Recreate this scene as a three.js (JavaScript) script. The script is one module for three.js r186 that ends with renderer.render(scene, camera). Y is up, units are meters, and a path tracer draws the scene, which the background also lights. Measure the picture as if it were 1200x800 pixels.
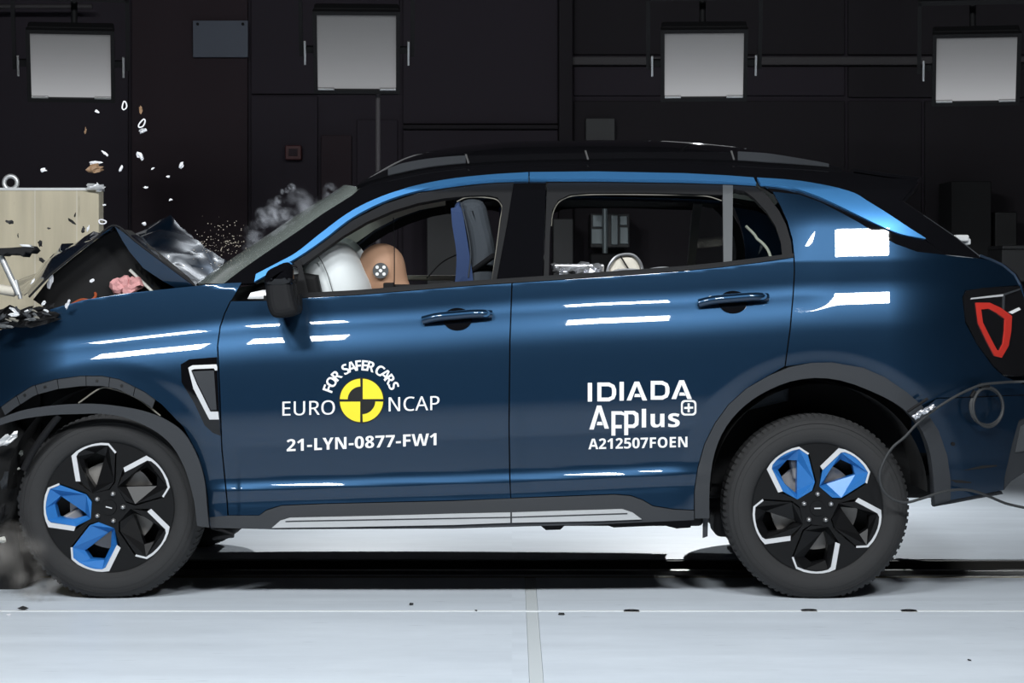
import * as THREE from 'three';
import { RectAreaLightUniformsLib } from 'three/addons/lights/RectAreaLightUniformsLib.js';
import { RoundedBoxGeometry } from 'three/addons/geometries/RoundedBoxGeometry.js';
import { mergeGeometries, mergeVertices } from 'three/addons/utils/BufferGeometryUtils.js';
import { MarchingCubes } from 'three/addons/objects/MarchingCubes.js';
import { FontLoader } from 'three/addons/loaders/FontLoader.js';

// ------------------------------------------------------------------ camera, light, exposure
const scene = new THREE.Scene();
scene.background = new THREE.Color(0x000000);
const CAM_Y = 1.171, DIST = 8, PX = 315;                  // eye height, distance to the car's flank, pixels per metre on the flank
const camera = new THREE.PerspectiveCamera(2 * Math.atan(400 / (PX * DIST)) * 180 / Math.PI, 1.5, 0.1, 100);
camera.position.set(0, CAM_Y, DIST);
camera.setViewOffset(1200, 800, 0, 65, 1200, 800);        // shift lens: the horizon sits a little above the middle
camera.updateProjectionMatrix();
const renderer = new THREE.WebGLRenderer({ antialias: true });
renderer.toneMapping = THREE.LinearToneMapping;
renderer.toneMappingExposure = 1.0;
renderer.shadowMap.enabled = true;
RectAreaLightUniformsLib.init();
const COOL = new THREE.Color().setRGB(0.95, 0.985, 1.0);
const KEY = 92, BACK = 46;                                   // radiance of the unseen near bank, candela of each far lamp

// ------------------------------------------------------------------ helpers
const V3 = (x, y, z) => new THREE.Vector3(x, y, z);
let seed = 7;
const rnd = (a = 0, b = 1) => { seed = (seed * 1664525 + 1013904223) >>> 0; return a + (b - a) * (seed / 4294967296); };
const lerp = THREE.MathUtils.lerp, clamp = THREE.MathUtils.clamp, sstep = THREE.MathUtils.smoothstep;
const hash = (x, y) => { let h = Math.imul(x | 0, 374761393) + Math.imul(y | 0, 668265263) | 0; h = Math.imul(h ^ (h >>> 13), 1274126177); return ((h ^ (h >>> 16)) >>> 0) / 4294967296; };
function noise(x, y) { const ix = Math.floor(x), iy = Math.floor(y), fx = x - ix, fy = y - iy, s = fx * fx * (3 - 2 * fx), t = fy * fy * (3 - 2 * fy);
  return lerp(lerp(hash(ix, iy), hash(ix + 1, iy), s), lerp(hash(ix, iy + 1), hash(ix + 1, iy + 1), s), t); }
const fbm = (x, y, o = 4) => { let s = 0, a = 0.5; for (let i = 0; i < o; i++) { s += a * noise(x, y); x = x * 2.03 + 17; y = y * 2.03 + 31; a *= 0.5; } return s; };
// a point of the photograph's frame put at its own depth z
const S = (u, v, z) => { const k = (DIST - z) / (PX * DIST); return V3((u - 600) * k, CAM_Y + (335 - v) * k, z); };
const used = new Map();
function numbered(n) { const k = used.get(n) || 0; used.set(n, k + 1); return k ? n + '_' + String(k).padStart(3, '0') : n; }
const at = new Map();                                        // world place of every group or part
function thing(name, label, category, pos = [0, 0, 0], group) {
  const g = new THREE.Group(); g.name = numbered(name); g.position.set(...pos); at.set(g, g.position.clone());
  g.userData = { label, category }; if (group) g.userData.group = group; scene.add(g); return g;
}
function single(name, geo, mat, label, category, group) {    // a thing that is one mesh, its origin at its own base
  geo.computeBoundingBox(); const b = geo.boundingBox, p = V3((b.min.x + b.max.x) / 2, b.min.y, (b.min.z + b.max.z) / 2);
  geo.translate(-p.x, -p.y, -p.z); const m = new THREE.Mesh(geo, mat); m.name = numbered(name); m.position.copy(p); at.set(m, p);
  m.castShadow = m.receiveShadow = true; m.userData = { label, category }; if (group) m.userData.group = group; scene.add(m); return m;
}
function part(name, geo, mat, parent, label) {               // geo in world metres; a pair makes one part on each flank
  if (geo.pair) { const m = part(name, geo[0], mat, parent, label); part(name, geo[1], mat, parent, label); return m; }
  const g = Array.isArray(geo) ? join(geo) : geo, p = at.get(parent); g.translate(-p.x, -p.y, -p.z);
  const m = new THREE.Mesh(g, mat); m.name = name; m.castShadow = m.receiveShadow = true; at.set(m, p.clone());
  if (label) m.userData.label = label; parent.add(m); return m;
}
function struct(name, geo, mat, parent) {
  const m = new THREE.Mesh(Array.isArray(geo) ? join(geo) : geo, mat); m.name = parent ? name : numbered(name); m.castShadow = m.receiveShadow = true;
  if (!parent) { m.userData.kind = 'structure'; scene.add(m); at.set(m, V3(0, 0, 0)); } else { parent.add(m); at.set(m, V3(0, 0, 0)); } return m;
}
const clean = (g) => { const q = g.index ? g.toNonIndexed() : g; for (const k of Object.keys(q.attributes)) if (!['position', 'normal', 'uv'].includes(k)) q.deleteAttribute(k);
  if (!q.attributes.normal) q.computeVertexNormals(); if (!q.attributes.uv) q.setAttribute('uv', new THREE.Float32BufferAttribute(new Float32Array(q.attributes.position.count * 2), 2)); q.clearGroups(); return q; };
const join = (gs) => gs.length === 1 ? gs[0] : mergeGeometries(gs.map(clean));
const box = (x0, x1, y0, y1, z0, z1, r = 0) => (r ? new RoundedBoxGeometry(x1 - x0, y1 - y0, z1 - z0, 2, r) : new THREE.BoxGeometry(x1 - x0, y1 - y0, z1 - z0)).translate((x0 + x1) / 2, (y0 + y1) / 2, (z0 + z1) / 2);
const pbox = (u0, v0, u1, v1, z, d, r = 0) => { const a = S(u0, v1, z), b = S(u1, v0, z); return box(a.x, b.x, a.y, b.y, z - d, z, r); };   // front face at z
const tube = (pts, r, seg = 40, rs = 8, closed = false) => new THREE.TubeGeometry(new THREE.CatmullRomCurve3(pts, closed), seg, r, rs, closed);
const bar = (a, b, r, rs = 8) => { const d = b.clone().sub(a), g = new THREE.CylinderGeometry(r, r, d.length(), rs); g.applyQuaternion(new THREE.Quaternion().setFromUnitVectors(V3(0, 1, 0), d.normalize())); return g.translate((a.x + b.x) / 2, (a.y + b.y) / 2, (a.z + b.z) / 2); };
function mirrorZ(g, zc) {                                    // the other flank
  const q = g.index ? g.toNonIndexed() : g.clone(), p = q.attributes.position, n = q.attributes.normal;
  for (let i = 0; i < p.count; i++) { p.setZ(i, 2 * zc - p.getZ(i)); if (n) n.setZ(i, -n.getZ(i)); }
  for (const k of Object.keys(q.attributes)) { const a = q.attributes[k], s = a.itemSize; for (let i = 0; i < a.count; i += 3) for (let c = 0; c < s; c++) { const t = a.array[(i + 1) * s + c]; a.array[(i + 1) * s + c] = a.array[(i + 2) * s + c]; a.array[(i + 2) * s + c] = t; } }
  return q;
}
const STD = (o) => new THREE.MeshStandardMaterial(o), PHY = (o) => new THREE.MeshPhysicalMaterial(o);
const lin = (r, g, b) => new THREE.Color().setRGB(r, g, b);
function canvasTex(w, h, draw, rep) {
  const c = document.createElement('canvas'); c.width = w; c.height = h; const x = c.getContext('2d'), im = x.createImageData(w, h);
  for (let j = 0; j < h; j++) for (let i = 0; i < w; i++) { const q = draw(i, j); const o = (j * w + i) * 4; im.data[o] = q[0]; im.data[o + 1] = q[1]; im.data[o + 2] = q[2]; im.data[o + 3] = 255; }
  x.putImageData(im, 0, 0); const t = new THREE.CanvasTexture(c); t.colorSpace = THREE.SRGBColorSpace; t.wrapS = t.wrapT = THREE.RepeatWrapping; if (rep) t.repeat.set(...rep); return t;
}

// ------------------------------------------------------------------ materials
const M = {};
M.paint = PHY({ name: 'blue_paint', color: lin(0.0105, 0.037, 0.080), metalness: 0.85, roughness: 0.40, clearcoat: 1, clearcoatRoughness: 0.02 });
M.strip = PHY({ name: 'bright_blue_paint', color: lin(0.085, 0.32, 0.70), metalness: 0.7, roughness: 0.46, clearcoat: 1, clearcoatRoughness: 0.04 });
M.gloss = PHY({ name: 'gloss_black', color: lin(0.004, 0.004, 0.005), roughness: 0.04, specularIntensity: 0.9 });
M.black = PHY({ specularIntensity: 0.5, name: 'black_plastic', color: lin(0.006, 0.006, 0.007), roughness: 0.7 });
M.void = STD({ name: 'dark_inner_metal', color: lin(0.004, 0.004, 0.0045), roughness: 0.9 });
M.clad = PHY({ specularIntensity: 0.5, name: 'grey_cladding', color: lin(0.035, 0.038, 0.043), roughness: 0.62 });
M.frame = PHY({ specularIntensity: 0.4, name: 'window_frame_grey', color: lin(0.009, 0.0092, 0.0105), roughness: 0.65 });
M.bar = STD({ name: 'grey_window_bar', color: lin(0.075, 0.08, 0.085), roughness: 0.5 });
M.silver = STD({ name: 'satin_silver', color: lin(0.62, 0.63, 0.64), metalness: 0.55, roughness: 0.38 });
M.machined = STD({ name: 'machined_alloy', color: lin(0.68, 0.69, 0.71), metalness: 0.3, roughness: 0.4 });
M.wheelBlack = PHY({ specularIntensity: 0.6, name: 'wheel_black', color: lin(0.004, 0.004, 0.0045), roughness: 0.4 });
M.wheelBlue = PHY({ name: 'wheel_blue', color: lin(0.022, 0.16, 0.46), metalness: 0.15, roughness: 0.4, clearcoat: 0.15, clearcoatRoughness: 0.2 });
M.rubber = STD({ name: 'tyre_rubber', color: lin(0.022, 0.022, 0.023), roughness: 0.85 });
M.steel = STD({ name: 'steel', color: lin(0.42, 0.42, 0.42), metalness: 0.8, roughness: 0.35 });
M.disc = STD({ name: 'brake_disc', color: lin(0.36, 0.34, 0.32), metalness: 0.5, roughness: 0.45 });
M.white = STD({ name: 'white_vinyl', color: lin(0.86, 0.87, 0.88), roughness: 0.45 });
M.yellow = STD({ name: 'yellow_vinyl', color: lin(0.83, 0.70, 0.03), roughness: 0.45 });
M.inkBlack = STD({ name: 'black_vinyl', color: lin(0.006, 0.006, 0.006), roughness: 0.45 });
M.trim = STD({ name: 'beige_grey_trim', color: lin(0.72, 0.72, 0.66), roughness: 0.8 });
M.pale = STD({ name: 'pale_trim', color: lin(0.62, 0.58, 0.50), roughness: 0.7 });
M.bag = STD({ name: 'airbag_cloth', color: lin(0.74, 0.78, 0.79), roughness: 0.9 });
M.skin = STD({ name: 'dummy_vinyl', color: lin(0.50, 0.29, 0.185), roughness: 0.65 });
M.seat = STD({ name: 'seat_grey_blue', color: lin(0.030, 0.037, 0.046), roughness: 0.85 });
M.seatBlue = STD({ name: 'seat_blue', color: lin(0.014, 0.034, 0.10), roughness: 0.85 });
M.foil = STD({ name: 'foil', color: lin(0.75, 0.76, 0.80), metalness: 0.85, roughness: 0.28, flatShading: true });
M.red = PHY({ name: 'red_lens', color: lin(0.55, 0.035, 0.025), roughness: 0.25, clearcoat: 1, clearcoatRoughness: 0.03 });
M.cable = STD({ name: 'cable', color: lin(0.030, 0.032, 0.034), roughness: 0.6 });
M.pink = STD({ name: 'pink_foam', color: lin(0.62, 0.30, 0.30), roughness: 0.8, flatShading: true });
M.rust = STD({ name: 'orange_loom', color: lin(0.35, 0.07, 0.02), roughness: 0.7 });
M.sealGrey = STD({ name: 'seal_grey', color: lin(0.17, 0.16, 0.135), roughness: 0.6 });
M.rail = STD({ name: 'rail_black', color: lin(0.005, 0.005, 0.006), roughness: 0.2 });
M.clearPlastic = PHY({ name: 'clear_plastic', color: lin(0.8, 0.82, 0.84), roughness: 0.12, transmission: 0.8, thickness: 0, ior: 1.5 });
M.glass = PHY({ name: 'window_glass', color: lin(0.80, 0.86, 0.84), roughness: 0.0, transmission: 1, thickness: 0, ior: 1.5 });
M.screen = PHY({ name: 'windscreen_glass', color: lin(0.50, 0.57, 0.53), roughness: 0.1, transmission: 0.5, thickness: 0, ior: 1.5 });
M.privacy = PHY({ name: 'dark_glass', color: lin(0.008, 0.008, 0.009), roughness: 0.05, clearcoat: 1, clearcoatRoughness: 0.01 });

// ------------------------------------------------------------------ the hall
const scuff = canvasTex(1024, 1024, (i, j) => {
  const x = i / 1024, y = j / 1024; let b = 219 + 20 * (fbm(x * 7, y * 26, 5) - 0.5) + 7 * (fbm(x * 60, y * 60, 2) - 0.5);
  const d = fbm(x * 34 + 5, y * 150 + 9, 3); if (d > 0.70) b -= (d - 0.70) * 260;
  return [b - 9, b - 1, b + 8];
}, [0.25, 0.25]);
scuff.repeat.set(0.22, 0.31);
M.floor = STD({ name: 'painted_floor', map: scuff, roughness: 0.42 });
M.seam = STD({ name: 'floor_seam', color: lin(0.56, 0.60, 0.62), roughness: 0.5 });
M.line = STD({ name: 'white_line', color: lin(0.85, 0.88, 0.9), roughness: 0.4 });
M.pit = STD({ name: 'track_pit', color: lin(0.03, 0.028, 0.025), roughness: 0.8 });
M.wall = STD({ name: 'dark_wall', color: lin(0.028, 0.022, 0.031), roughness: 0.9 });
M.wall2 = STD({ name: 'darker_wall', color: lin(0.017, 0.014, 0.018), roughness: 0.9 });
M.wall3 = STD({ name: 'dark_red_panel', color: lin(0.031, 0.020, 0.026), roughness: 0.9 });
M.beam = STD({ name: 'grey_beam', color: lin(0.055, 0.050, 0.054), roughness: 0.7 });
M.grey = STD({ name: 'grey_board', color: lin(0.10, 0.115, 0.15), roughness: 0.7 });
const planar = (g) => { const p = g.attributes.position, uv = new Float32Array(p.count * 2); for (let i = 0; i < p.count; i++) { uv[2 * i] = p.getX(i); uv[2 * i + 1] = p.getZ(i); } g.setAttribute('uv', new THREE.BufferAttribute(uv, 2)); return g; };
const floor = new THREE.Group(); floor.name = 'floor'; floor.userData = { kind: 'structure' }; scene.add(floor); at.set(floor, V3(0, 0, 0));
const X0 = -9, X1 = 9, Z0 = -9.6, Z1 = 10.2;
for (const [x0, x1] of [[X0, 0.051], [0.094, X1]]) struct('slab', planar(box(x0, x1, -0.2, 0, 0.262, Z1)), M.floor, floor);
for (const [x0, x1] of [[X0, 0.051], [0.094, X1]]) struct('slab', planar(box(x0, x1, -0.2, 0, -0.64, 0.238)), M.floor, floor);
struct('slab', planar(box(X0, X1, -0.2, 0, Z0, -1.225)), M.floor, floor);
struct('seam_strip', box(0.052, 0.093, -0.2, -0.001, -0.64, Z1), M.seam, floor);
struct('white_line', box(X0, X1, -0.2, 0.0015, 0.239, 0.261), M.line, floor);
struct('track_pit', box(X0, X1, -0.2, -0.07, -1.224, -0.641), M.pit, floor);
for (const z of [-1.19, -0.97, -0.80]) struct('rail', box(X0, X1, -0.07, z < -1.1 ? -0.002 : -0.012, z - 0.018, z + 0.018, 0.004), z < -1.1 ? M.pit : M.steel, floor);
struct('edge_strip', box(X0, X1, -0.06, 0.001, -0.66, -0.641), STD({ name: 'edge_yellow', color: lin(0.30, 0.25, 0.12), roughness: 0.6 }), floor);
const back = struct('wall_back', box(X0, X1, 0, 7, Z0 - 0.3, Z0), M.wall);
struct('wall_left', box(X0 - 0.3, X0, 0, 7, Z0, Z1), M.wall2);
struct('wall_right', box(X1, X1 + 0.3, 0, 7, Z0, Z1), M.wall2);
struct('wall_front', box(X0, X1, 0, 7, Z1, Z1 + 0.3), M.wall2);
struct('ceiling', box(X0, X1, 7, 7.3, Z0, Z1), M.wall2);
// what is fixed to the far wall: panels, ledges, a post
const ZB = -9.6;
const wp = (u0, v0, u1, v1, d, m) => { const a = S(u0, v1, ZB + d), b = S(u1, v0, ZB + d); struct('wall_panel', box(a.x, b.x, Math.max(0, a.y), b.y, ZB, ZB + d, Math.min(0.01, d / 3)), m, back); };
wp(-40, -30, 150, 500, 0.05, M.wall); wp(154, -30, 290, 500, 0.07, M.wall3); wp(294, 112, 372, 500, 0.06, M.wall); wp(294, -30, 468, 110, 0.05, M.wall); wp(376, 158, 412, 500, 0.06, M.wall3); wp(418, 140, 466, 500, 0.04, M.wall);
wp(472, -30, 654, 145, 0.06, M.wall); wp(472, 152, 654, 500, 0.09, M.wall); wp(672, -30, 990, 64, 0.04, M.wall2); wp(672, 78, 990, 112, 0.04, M.wall); wp(672, 118, 990, 500, 0.05, M.wall2);
wp(994, -30, 1240, 64, 0.05, M.wall2); wp(994, 78, 1240, 114, 0.05, M.wall2); wp(994, 118, 1080, 500, 0.04, M.wall2); wp(1084, 118, 1240, 500, 0.06, M.wall2);
{ const a = S(664, 76, ZB + 0.1), b = S(1240, 66, ZB + 0.1); struct('trim_1', box(a.x, b.x, a.y, b.y, ZB, ZB + 0.1, 0.01), M.beam); }
{ const a = S(472, 151, ZB + 0.16), b = S(654, 146, ZB + 0.16); struct('trim_2', box(a.x, b.x, a.y, b.y, ZB, ZB + 0.16, 0.01), M.wall2); }
{ const a = S(655, 500, ZB + 0.2), b = S(671, -40, ZB + 0.2); struct('trim_3', box(a.x, b.x, 0, b.y, ZB, ZB + 0.2, 0.01), M.wall2); }
{ const a = S(-40, 7.5, ZB + 0.4), b = S(108, 4, ZB + 0.4); single('ceiling_pipe', bar(V3(a.x, a.y, ZB + 0.4), V3(b.x, a.y, ZB + 0.4), 0.02).toNonIndexed(), M.beam, 'thin grey pipe running along the top left corner of the dark wall', 'pipe'); }

// ------------------------------------------------------------------ lamps
const gradTex = canvasTex(8, 64, (i, j) => { const k = 0.5 + 0.5 * (j / 63); return [255 * k, 255 * k, 255 * k]; });  // darkening painted into the glow: faces dimmer towards the top
function floodlight(label, p, w, h, aim, radiance, glow, post, group, split) {
  const t = thing('flood_lamp', label, 'lamp', [p.x, p.y, p.z], group);
  const q = new THREE.Quaternion().setFromRotationMatrix(new THREE.Matrix4().lookAt(aim, p, V3(0, 1, 0)));
  const put = (g) => g.applyQuaternion(q).translate(p.x, p.y, p.z);
  part('housing', put(box(-w / 2 - 0.02, w / 2 + 0.02, -h / 2 - 0.02, h / 2 + 0.02, -0.16, split ? -0.056 : -0.02, 0.015)), M.black, t);
  const lens = STD({ name: 'lamp_face', color: lin(0.10, 0.10, 0.10), emissive: lin(0.96, 0.965, 1.0), emissiveIntensity: glow, emissiveMap: gradTex, roughness: 0.6 });
  part('diffuser', put(box(-w / 2, w / 2, -h / 2, h / 2, split ? -0.055 : -0.02, -0.006)), lens, t);
  const rimG = [];
  for (const s of [-1, 1]) { rimG.push(box(s * (w / 2 + 0.012) - 0.012, s * (w / 2 + 0.012) + 0.012, -h / 2 - 0.024, h / 2 + 0.024, -0.03, 0.02)); rimG.push(box(-w / 2, w / 2, s * (h / 2 + 0.012) - 0.012, s * (h / 2 + 0.012) + 0.012, -0.03, 0.02)); }
  part('frame', rimG.map(put), M.black, t);
  for (const s of [-1, 1]) {
    part('handle', put(box(s * (w / 2 + 0.075) - 0.007, s * (w / 2 + 0.075) + 0.007, -h * 0.18, h * 0.14, -0.02, 0.0, 0.003)), M.steel, t);
    part('bracket', put(join([box(s * (w / 2 + 0.05) - 0.03, s * (w / 2 + 0.05) + 0.03, -0.02, 0.02, -0.06, -0.03), box(s * (w / 2 + 0.1) - 0.012, s * (w / 2 + 0.1) + 0.012, -0.05, h / 2 + 0.2, -0.09, -0.06)])), M.black, t);
    part('corner_clip', put(box(s * (w / 2 - 0.05) - 0.05, s * (w / 2 - 0.05) + 0.05, -h / 2 - 0.004, -h / 2 + 0.01, -0.006, 0.02, 0.003)), M.steel, t);
  }
  part('yoke', put(box(-w / 2 - 0.11, w / 2 + 0.11, h / 2 + 0.18, h / 2 + 0.21, -0.09, -0.06)), M.black, t);
  if (post === 'up') part('hanger', bar(V3(p.x, p.y + h / 2, p.z - 0.1), V3(p.x, 7, p.z - 0.1), 0.02), M.black, t);
  else part('pole', bar(V3(post, p.y - h / 2, p.z - 0.2), V3(post, 0, p.z - 0.2), 0.016, 12), M.beam, t);
  if (split) { const L = new THREE.SpotLight(COOL, radiance, 0, p.x < 0 ? 0.66 : 0.85, 0.7); L.position.copy(V3(0, 0, -0.028).applyQuaternion(q)); L.target.position.set(-p.x * 0.15, -p.y, p.x < 0 ? 2.1 : 2.6); L.castShadow = true; t.add(L, L.target); }
  else { const L = new THREE.RectAreaLight(COOL, radiance, w, h); const f = V3(0, 0, 0.004).applyQuaternion(q); L.position.copy(f); L.quaternion.copy(q).multiply(new THREE.Quaternion().setFromAxisAngle(V3(0, 1, 0), Math.PI)); L.castShadow = true; t.add(L); }
  return t;
}
const ZL = -5;
const backLamps = [[83, 77, 'leftmost glowing flood lamp on the dark wall, above the flying shards'], [418, 61, 'second glowing flood lamp from the left, on a thin grey pole'], [825, 76, 'third glowing flood lamp from the left, above the car roof rail'], [1144, 81, 'rightmost glowing flood lamp, above the rear spoiler of the car']];
backLamps.forEach(([u, v, label], i) => { const p = S(u, v, ZL), h = i === 1 ? 0.475 : 0.41;
  floodlight(label, p, 0.475, h, V3(p.x * 0.75, p.y - 2.0, p.z + 4.2), BACK * [0.75, 0.55, 1.0, 3.0][i], i === 1 ? 0.20 : 0.31, i === 1 ? S(443, 100, ZL - 0.2).x : 'up', 'flood lamps along the far wall', true); });
[[-3.0, 'leftmost'], [-1.8, 'second'], [0.6, 'third'], [2.36, 'rightmost']].forEach(([x, which]) =>
  floodlight('unseen studio flood lamp hung high on the camera side, out of view, ' + which + ' of its row', V3(x, 4.2, 4.3), 0.8, 0.55, V3(x * 0.8, 0.6, -0.4), KEY, 6, 'up', 'unseen flood lamps on the camera side'));  // out of view, placed to light the floor and mirror in the flank

// ------------------------------------------------------------------ the car: shape of its flank
const ZC = -0.93;                                            // middle of the car
const poly = (pts) => (x) => { if (x <= pts[0][0]) return pts[0][1]; for (let i = 1; i < pts.length; i++) if (x <= pts[i][0]) return lerp(pts[i - 1][1], pts[i][1], (x - pts[i - 1][0]) / (pts[i][0] - pts[i - 1][0])); return pts.at(-1)[1]; };
const belt = poly([[0, 386], [60, 362], [100, 351], [228, 332], [268, 338], [300, 346], [345, 350], [420, 346], [480, 341], [540, 336], [600, 332], [660, 328], [740, 322.5], [800, 318], [850, 313], [890, 308], [930, 306], [1050, 304], [1200, 303]]);
const lineA = poly([[0, 402], [100, 392], [170, 384], [255, 375], [300, 371], [400, 366], [500, 360], [600, 352], [700, 346], [800, 342], [930, 333], [1050, 329], [1200, 326]]);
const lineB = poly([[0, 530], [300, 522], [600, 510], [830, 500], [1000, 490], [1200, 480]]);
const lineC = poly([[0, 575], [260, 571], [600, 560], [780, 552], [850, 549], [1200, 545]]);
// lean of the flank (degrees, + looks up) at stations down the flank; integrated to the shape
const FR = 8, US = 4, NU = 1301 / US | 0, NV = 420, V0 = 250;
const lean = (u, v) => {
  const a = lineA(u), b = lineB(u), c = lineC(u), k = sstep(u, 770, 850) + 1 - sstep(u, 235, 275), n = 1 - Math.min(1, k);
  const st = [[belt(u) - 60, 14], [belt(u) - 14, 9], [belt(u) + 3, 4], [a - 2, 2], [a + 2, 8], [a + 17, lerp(25, 19.2, sstep(u, 935, 985))], [a + 46, 11], [a + 58, 4], [a + 74, 1], [b - 45, -0.8], [b - 26, -3], [b - 4, -6 * n - 3 * (1 - n)], [b + 3, -1.6], [c - 9, -1], [c - 4, lerp(0, 17, n)], [c + 2, lerp(1, 24.6, n)], [c + 7, lerp(0, -10, n)], [c + 15, lerp(0, -14, n)], [c + 21, lerp(0, 12, n)], [c + 28, lerp(-2, 4, n)], [660, -6]];
  if (v <= st[0][0]) return st[0][1];
  for (let i = 1; i < st.length; i++) if (v <= st[i][0]) return lerp(st[i - 1][1], st[i][1], (v - st[i - 1][0]) / Math.max(0.01, st[i][0] - st[i - 1][0]));
  return -6;
};
const tab = new Float32Array((NU + 1) * (NV + 1));
for (let i = 0; i <= NU; i++) { const u = i * US - 50; let z = 0; for (let j = 0; j <= NV; j++) { z += Math.tan(lean(u, V0 + j) * Math.PI / 180) / PX; tab[i * (NV + 1) + j] = z; } const z0 = tab[i * (NV + 1) + 450 - V0]; for (let j = 0; j <= NV; j++) tab[i * (NV + 1) + j] -= z0; }
const zTab = (u, v) => { const x = clamp((u + 50) / US, 0, NU - 1e-3), y = clamp(v - V0, 0, NV - 1e-3), i = x | 0, j = y | 0, s = x - i, t = y - j, q = (a, b) => tab[a * (NV + 1) + b];
  return lerp(lerp(q(i, j), q(i + 1, j), s), lerp(q(i, j + 1), q(i + 1, j + 1), s), t); };
const zPlan = (u) => -0.035 * ((u - 600) / 500) ** 2 - (u > 1040 ? 0.24 * ((u - 1040) / 160) ** 2 : 0) - (u < 80 ? 0.06 * ((80 - u) / 80) ** 2 : 0);
const WF = [127.3, 594.5], WR = [958.2, 595.5];
function zArch(u, v) {                                       // the flank rolls in towards the wheel openings
  const f = Math.hypot(u - 122, v - 588), r = Math.hypot(u - 963, v - 575);
  return -0.005 * sstep(168 - f, 0, 22) * (u < 280 ? 1 : 0) - 0.005 * sstep(171 - r, 0, 24) * (u > 780 ? 1 : 0);
}
const beltG = (u) => belt(Math.max(u, 345));
function zBody(u, v) {
  const b = belt(u);
  const rear = sstep(u, 890, 960);                           // behind the door the flank runs up into the quarter without a belt
  if (v >= b) return zTab(u, v) + zPlan(u) + zArch(u, v);
  const d = (b - v) / PX, top = Math.max(0, 222 - v) / PX;
  const door = d * 0.52 + d * d * 0.12, quart = d * 0.265 + d * d * 0.2 + 2.2 * Math.max(0, d - 0.12) ** 2;
  return zTab(u, b) + zPlan(u) + zArch(u, b) - lerp(door, quart, rear) - top * 0.9;
}
const P = (u, v, off = 0, zf = zBody) => { const p = S(u, v, zf(u, v)); if (off) p.addScaledVector(N(u, v, zf), off); return p; };
function N(u, v, zf = zBody) { const e = 1.2, a = S(u + e, v, zf(u + e, v)).sub(S(u - e, v, zf(u - e, v))), b = S(u, v - e, zf(u, v - e)).sub(S(u, v + e, zf(u, v + e))); const n = a.cross(b).normalize(); return n.z < 0 ? n.negate() : n; }
// a sheet over the flank inside an outline given in the photograph's frame: front, rim and back
function panel(outline, { off = 0, thick = 0.012, cell = 6, zf = zBody, sub = 6 } = {}) {
  const pts = []; let area = 0;
  for (let i = 0; i < outline.length; i++) { const a = outline[i], b = outline[(i + 1) % outline.length], n = Math.max(1, Math.ceil(Math.hypot(b[0] - a[0], b[1] - a[1]) / sub)); area += a[0] * b[1] - b[0] * a[1]; for (let k = 0; k < n; k++) pts.push([lerp(a[0], b[0], k / n), lerp(a[1], b[1], k / n)]); }
  if (area < 0) pts.reverse();
  let u0 = 1e9, u1 = -1e9, v0 = 1e9, v1 = -1e9; for (const [u, v] of pts) { u0 = Math.min(u0, u); u1 = Math.max(u1, u); v0 = Math.min(v0, v); v1 = Math.max(v1, v); }
  const pos = [], nor = [], uv = [];
  const vert = (q, d, s) => { const n = N(q[0], q[1], zf), p = S(q[0], q[1], zf(q[0], q[1])).addScaledVector(n, off + d); pos.push(p.x, p.y, p.z); nor.push(n.x * s, n.y * s, n.z * s); uv.push(q[0] / PX, -q[1] / PX); };
  const cut = (p, ax, lim, sg) => { const r = []; for (let i = 0; i < p.length; i++) { const a = p[i], b = p[(i + 1) % p.length], da = sg * (a[ax] - lim), db = sg * (b[ax] - lim); if (da >= 0) r.push(a); if ((da > 0 && db < 0) || (da < 0 && db > 0)) { const t = da / (da - db); r.push([lerp(a[0], b[0], t), lerp(a[1], b[1], t)]); } } return r; };
  for (let x = Math.floor(u0 / cell) * cell; x < u1; x += cell) {
    const col = cut(cut(pts, 0, x, 1), 0, x + cell, -1); if (col.length < 3) continue;
    for (let y = Math.floor(v0 / cell) * cell; y < v1; y += cell) {
      const c = cut(cut(col, 1, y, 1), 1, y + cell, -1); if (c.length < 3) continue;
      for (const t of THREE.ShapeUtils.triangulateShape(c.map((q) => new THREE.Vector2(q[0], q[1])), [])) {
        const [a, b, d] = t.map((k) => c[k]), w = (b[0] - a[0]) * (d[1] - a[1]) - (d[0] - a[0]) * (b[1] - a[1]);
        if (Math.abs(w) < 1e-4) continue;
        const o = w > 0 ? [a, d, b] : [a, b, d];               // v runs down
        o.forEach((q) => vert(q, 0, 1)); if (thick) [o[0], o[2], o[1]].forEach((q) => vert(q, -thick, -1));
      }
    }
  }
  if (thick) for (let i = 0; i < pts.length; i++) {
    const a = pts[i], b = pts[(i + 1) % pts.length];
    const A = P(a[0], a[1], off, zf), B = P(b[0], b[1], off, zf), A2 = P(a[0], a[1], off - thick, zf), B2 = P(b[0], b[1], off - thick, zf), n = B.clone().sub(A).cross(A2.clone().sub(A)).normalize();
    for (const q of [A, A2, B, B, A2, B2]) { pos.push(q.x, q.y, q.z); nor.push(-n.x, -n.y, -n.z); uv.push(0, 0); }
  }
  const g = new THREE.BufferGeometry(); g.setAttribute('position', new THREE.Float32BufferAttribute(pos, 3)); g.setAttribute('normal', new THREE.Float32BufferAttribute(nor, 3)); g.setAttribute('uv', new THREE.Float32BufferAttribute(uv, 2)); return g;
}
const smooth = (pts, n = 6, closed = false) => { const c = new THREE.CatmullRomCurve3(pts.map((p) => V3(p[0], p[1], 0)), closed, 'centripetal'); return c.getPoints(n * pts.length).map((p) => [p.x, p.y]); };
const band = (a, b) => [...a, ...b.slice().reverse()];
const halves = (o, i) => { const k = o.length >> 1; return [band(o.slice(0, k + 1), i.slice(0, k + 1)), band([...o.slice(k), o[0]], [...i.slice(k), i[0]])]; };
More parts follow.
